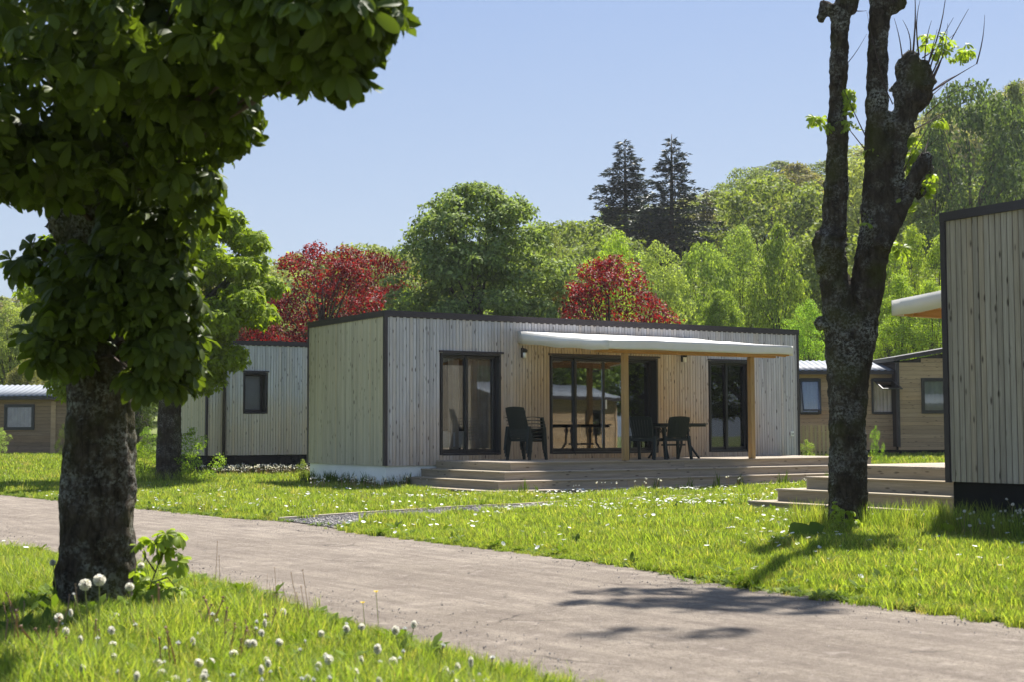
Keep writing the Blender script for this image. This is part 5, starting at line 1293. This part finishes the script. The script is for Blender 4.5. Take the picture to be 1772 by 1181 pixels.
# thin grass stems reaching over the lane edge
st1 = stalk_mesh(9, .30, 2, .003, M['stem_red'], .0013)
place('seeding_grass', np.stack([np.interp(yy := rg.uniform(6.4, 10.5, 9), neary, nearx) - rg.uniform(.02, .6, 9), yy], 1), 0, st1, rg, 'thin flowering grass stems over the lane edge', tilt=.12)
place('brown_stalks', np.stack([rg.uniform(-3.0, -1.2, 26), rg.uniform(6.5, 8.6, 26)], 1), 0, stalk_mesh(14, .2, 3, .007, M['stem_red']), rg, 'bare brown dandelion stalks in the foreground', tilt=.3)
# foreground chestnut sapling
sp_ = px(255, 1050, 8.9); sp_.z = 0
sap = empty('sapling', sp_); tag(sap, 'young chestnut sucker with fresh yellow green leaves right of the left trunk', 'sapling')
mb = MB()
def sp_pt(x, y, d=8.9): return tuple(px(x, y, d) - sp_)
for P_ in ([(250, 1065), (262, 1010), (275, 975), (288, 945)], [(262, 1010), (290, 1000), (305, 1020)], [(268, 990), (256, 972), (246, 955)], [(250, 1065), (240, 1030), (245, 1010)], [(252, 1060), (280, 1045), (300, 1040)]):
    mb.tube([sp_pt(*q) for q in P_], [.006] + [.004] * (len(P_) - 2) + [.0025], 6)
mb.build('stem', M['twig'], sap)
rg2 = np.random.default_rng(14)
def ES(x, y, rx, ry, wgt): e = E_px(x, y, rx, ry, 8.9, None, wgt); return (e[0] - sp_.x, e[1] - sp_.y, e[2], *e[3:])
for Rm, p, s, k in leaf_cloud([ES(290, 932, 22, 16, 1), ES(295, 965, 22, 16, 1), ES(252, 945, 13, 12, .6), ES(305, 1030, 22, 18, .9), ES(265, 1030, 30, 25, 1.2), ES(240, 1000, 14, 20, .5)], 58, .085, rg2):
    o = link('leaf', lmf[k], sap); o.matrix_local = Matrix.Translation(Vector(p)) @ Matrix([list(r) for r in Rm]).to_4x4() @ Matrix.Scale(s, 4)
# pale leafy weed in front of the trunk
wp = px(195, 1075, 7.9); wp.z = 0; pw = empty('leafy_weed', wp); tag(pw, 'pale green leafy weed right in front of the left trunk', 'weed')
link('leaf_cluster', rosette(31, 16, .11, .020, M['leaf_fresh']), pw, loc=(0, 0, .08)); MB().tube([(0, 0, -.01), (0, 0, .1)], .004, 6).build('stem', M['stem'], pw)
# plants at the foot of the forked tree
w1 = px(1462, 945, 15.0); w1.z = 0; pl = empty('leafy_weed', w1); tag(pl, 'bright leafy sucker growing at the foot of the forked trunk', 'weed')
e0 = [(0, 0, .18, .16, .10, .14, 1), (.12, 0, .12, .12, .1, .08, 1), (-.08, 0, .3, .06, .06, .1, .5)]
for Rm, p, s, k in leaf_cloud(e0, 46, .055, rg2):
    o = link('leaf', lmf[k], pl); o.matrix_local = Matrix.Translation(Vector(p)) @ Matrix([list(r) for r in Rm]).to_4x4() @ Matrix.Scale(s, 4)
MB().tube([(0, 0, -.02), (0, 0, .3)], .004, 6).build('stem', M['stem'], pl)
def big_leaf(name, label, x, y, d, rad, face, mat):
    c = px(x, y, d); root = empty(name, (c.x, d, 0)); tag(root, label, 'weed'); V = [(0, 0, 0)]; n_ = 22
    for k in range(n_):
        t = 2 * math.pi * k / n_; q = rad * (1 + .07 * math.sin(t * 6 + 1)) * (1 - .45 * max(0, math.cos(t - 4.71)) ** 8); V.append((q * math.cos(t), q * .5 * math.sin(t) * face, q * .75 * math.sin(t) + .1 * rad * math.cos(3 * t)))
    F = [(0, 1 + k, 1 + (k + 1) % n_) for k in range(n_)]
    o = link('leaf', mesh_np('leaf', V, F, True), root, mat, loc=(0, 0, c.z + rad * .25)); MB().tube([(0.05, 0, -.02), (0, 0, c.z)], .005, 6).build('stem', M['stem'], root)
big_leaf('burdock_leaf', 'big round dark burdock leaf left of the forked trunk foot', 1388, 932, 14.6, .15, 1, M['weed']); big_leaf('burdock_leaf', 'smaller dark burdock leaf touching the forked trunk foot', 1412, 918, 14.7, .08, 1, M['weed'])
big_leaf('burdock_leaf', 'bright sunlit broad leaf before the near lodge skirt', 1638, 921, 14.9, .085, -1, M['leaf_fresh'])
# tall seed stalks before the near lodge
def seed_stalk(x, ytop, d, label, br=0):
    h = px(x, ytop, d).z; p = px(x, 900, d); root = empty('seed_stalk', (p.x, d, 0)); tag(root, label, 'weed', 'tall seed stalks before the black skirt')
    rd = random.Random(int(x)); mb = MB(); tip = Vector((rd.uniform(-.04, .04), 0, h)); mb.tube([(0, 0, -.02), (tip.x * .3, 0, h * .5), tuple(tip)], .0035, 5); hd = MB(); hd.ball(tuple(tip), .018, 7, 5, (1, 1, .8), .25)
    for k in range(br):
        a = tip * rd.uniform(.45, .9); b_ = a + Vector((rd.uniform(-.1, .1), rd.uniform(-.05, .05), rd.uniform(.05, .12))); mb.tube([tuple(a), tuple(b_)], .002, 4); hd.ball(tuple(b_), .014, 6, 4, (1, 1, .8), .3)
    mb.build('stem', M['grass_dry'], root); hd.build('seed_head', M['fluff'], root)
for x, y, l, br in [(1668, 886, 'leftmost tall stalk with a white seed head before the black skirt', 0), (1681, 911, 'short bent stalk second from the left before the black skirt', 0), (1719, 900, 'straight dry stalk below the middle of the black skirt', 1), (1749, 874, 'tallest branching seed stalk before the black skirt', 6), (1763, 888, 'branching seed stalk nearest the right photo edge', 4)]:
    seed_stalk(x, y, 14.6, l, br)
# stones: gravel on the path, grit on the lane
def pebble(seed):
    mb = MB().ball((0, 0, 0), .014, 5, 3, (1, .8, .55), .25); me = mb.mesh('pebble'); me.materials.append(M['stone']); return me
tpar = rg.uniform(0, .8, 6500) ** 1.0; A_ = np.array([along(GT, t) for t in tpar]); B_ = np.array([along(GB, t) for t in tpar]); q = rg.uniform(0, 1, 6500)[:, None]
place('gravel', A_ * (1 - q) + B_ * q, .022, pebble(1), rg, 'loose grey gravel of the narrow path', tilt=1.5, jit=.5)
y = rg.uniform(6.2, 24, 2600); lo_, hi_ = np.interp(y, neary, nearx), np.interp(y, fary, farx); q = rg.uniform(0, 1, 2600); q = np.where(rg.uniform(size=2600) < .5, np.where(q < .5, q * .3, 1 - (1 - q) * .3), q)
place('lane_grit', np.stack([lo_ + (hi_ - lo_) * q, y], 1), .022, pebble(2), rg, 'small stones and grit lying on the lane', tilt=1.5, jit=.6, size_fn=lambda x, y: .32 + .0 * x)

# ------------------------------------------------------------------ air
hz = MB().box(-250, 270, -70, 430, -1.2, 62).build('haze', None); m = bpy.data.materials.new('thin_air_haze'); m.use_nodes = True; t = m.node_tree
t.nodes.remove(t.nodes['Principled BSDF']); pv = t.nodes.new('ShaderNodeVolumePrincipled'); pv.inputs['Color'].default_value = (.93, .96, 1, 1); pv.inputs['Density'].default_value = .00024; pv.inputs['Anisotropy'].default_value = .2
L(t, pv.outputs[0], t.nodes['Material Output'].inputs['Volume']); hz.data.materials.append(m); tag(hz, 'thin bluish spring haze', None, None, 'stuff')
sc.cycles.volume_bounces = 0
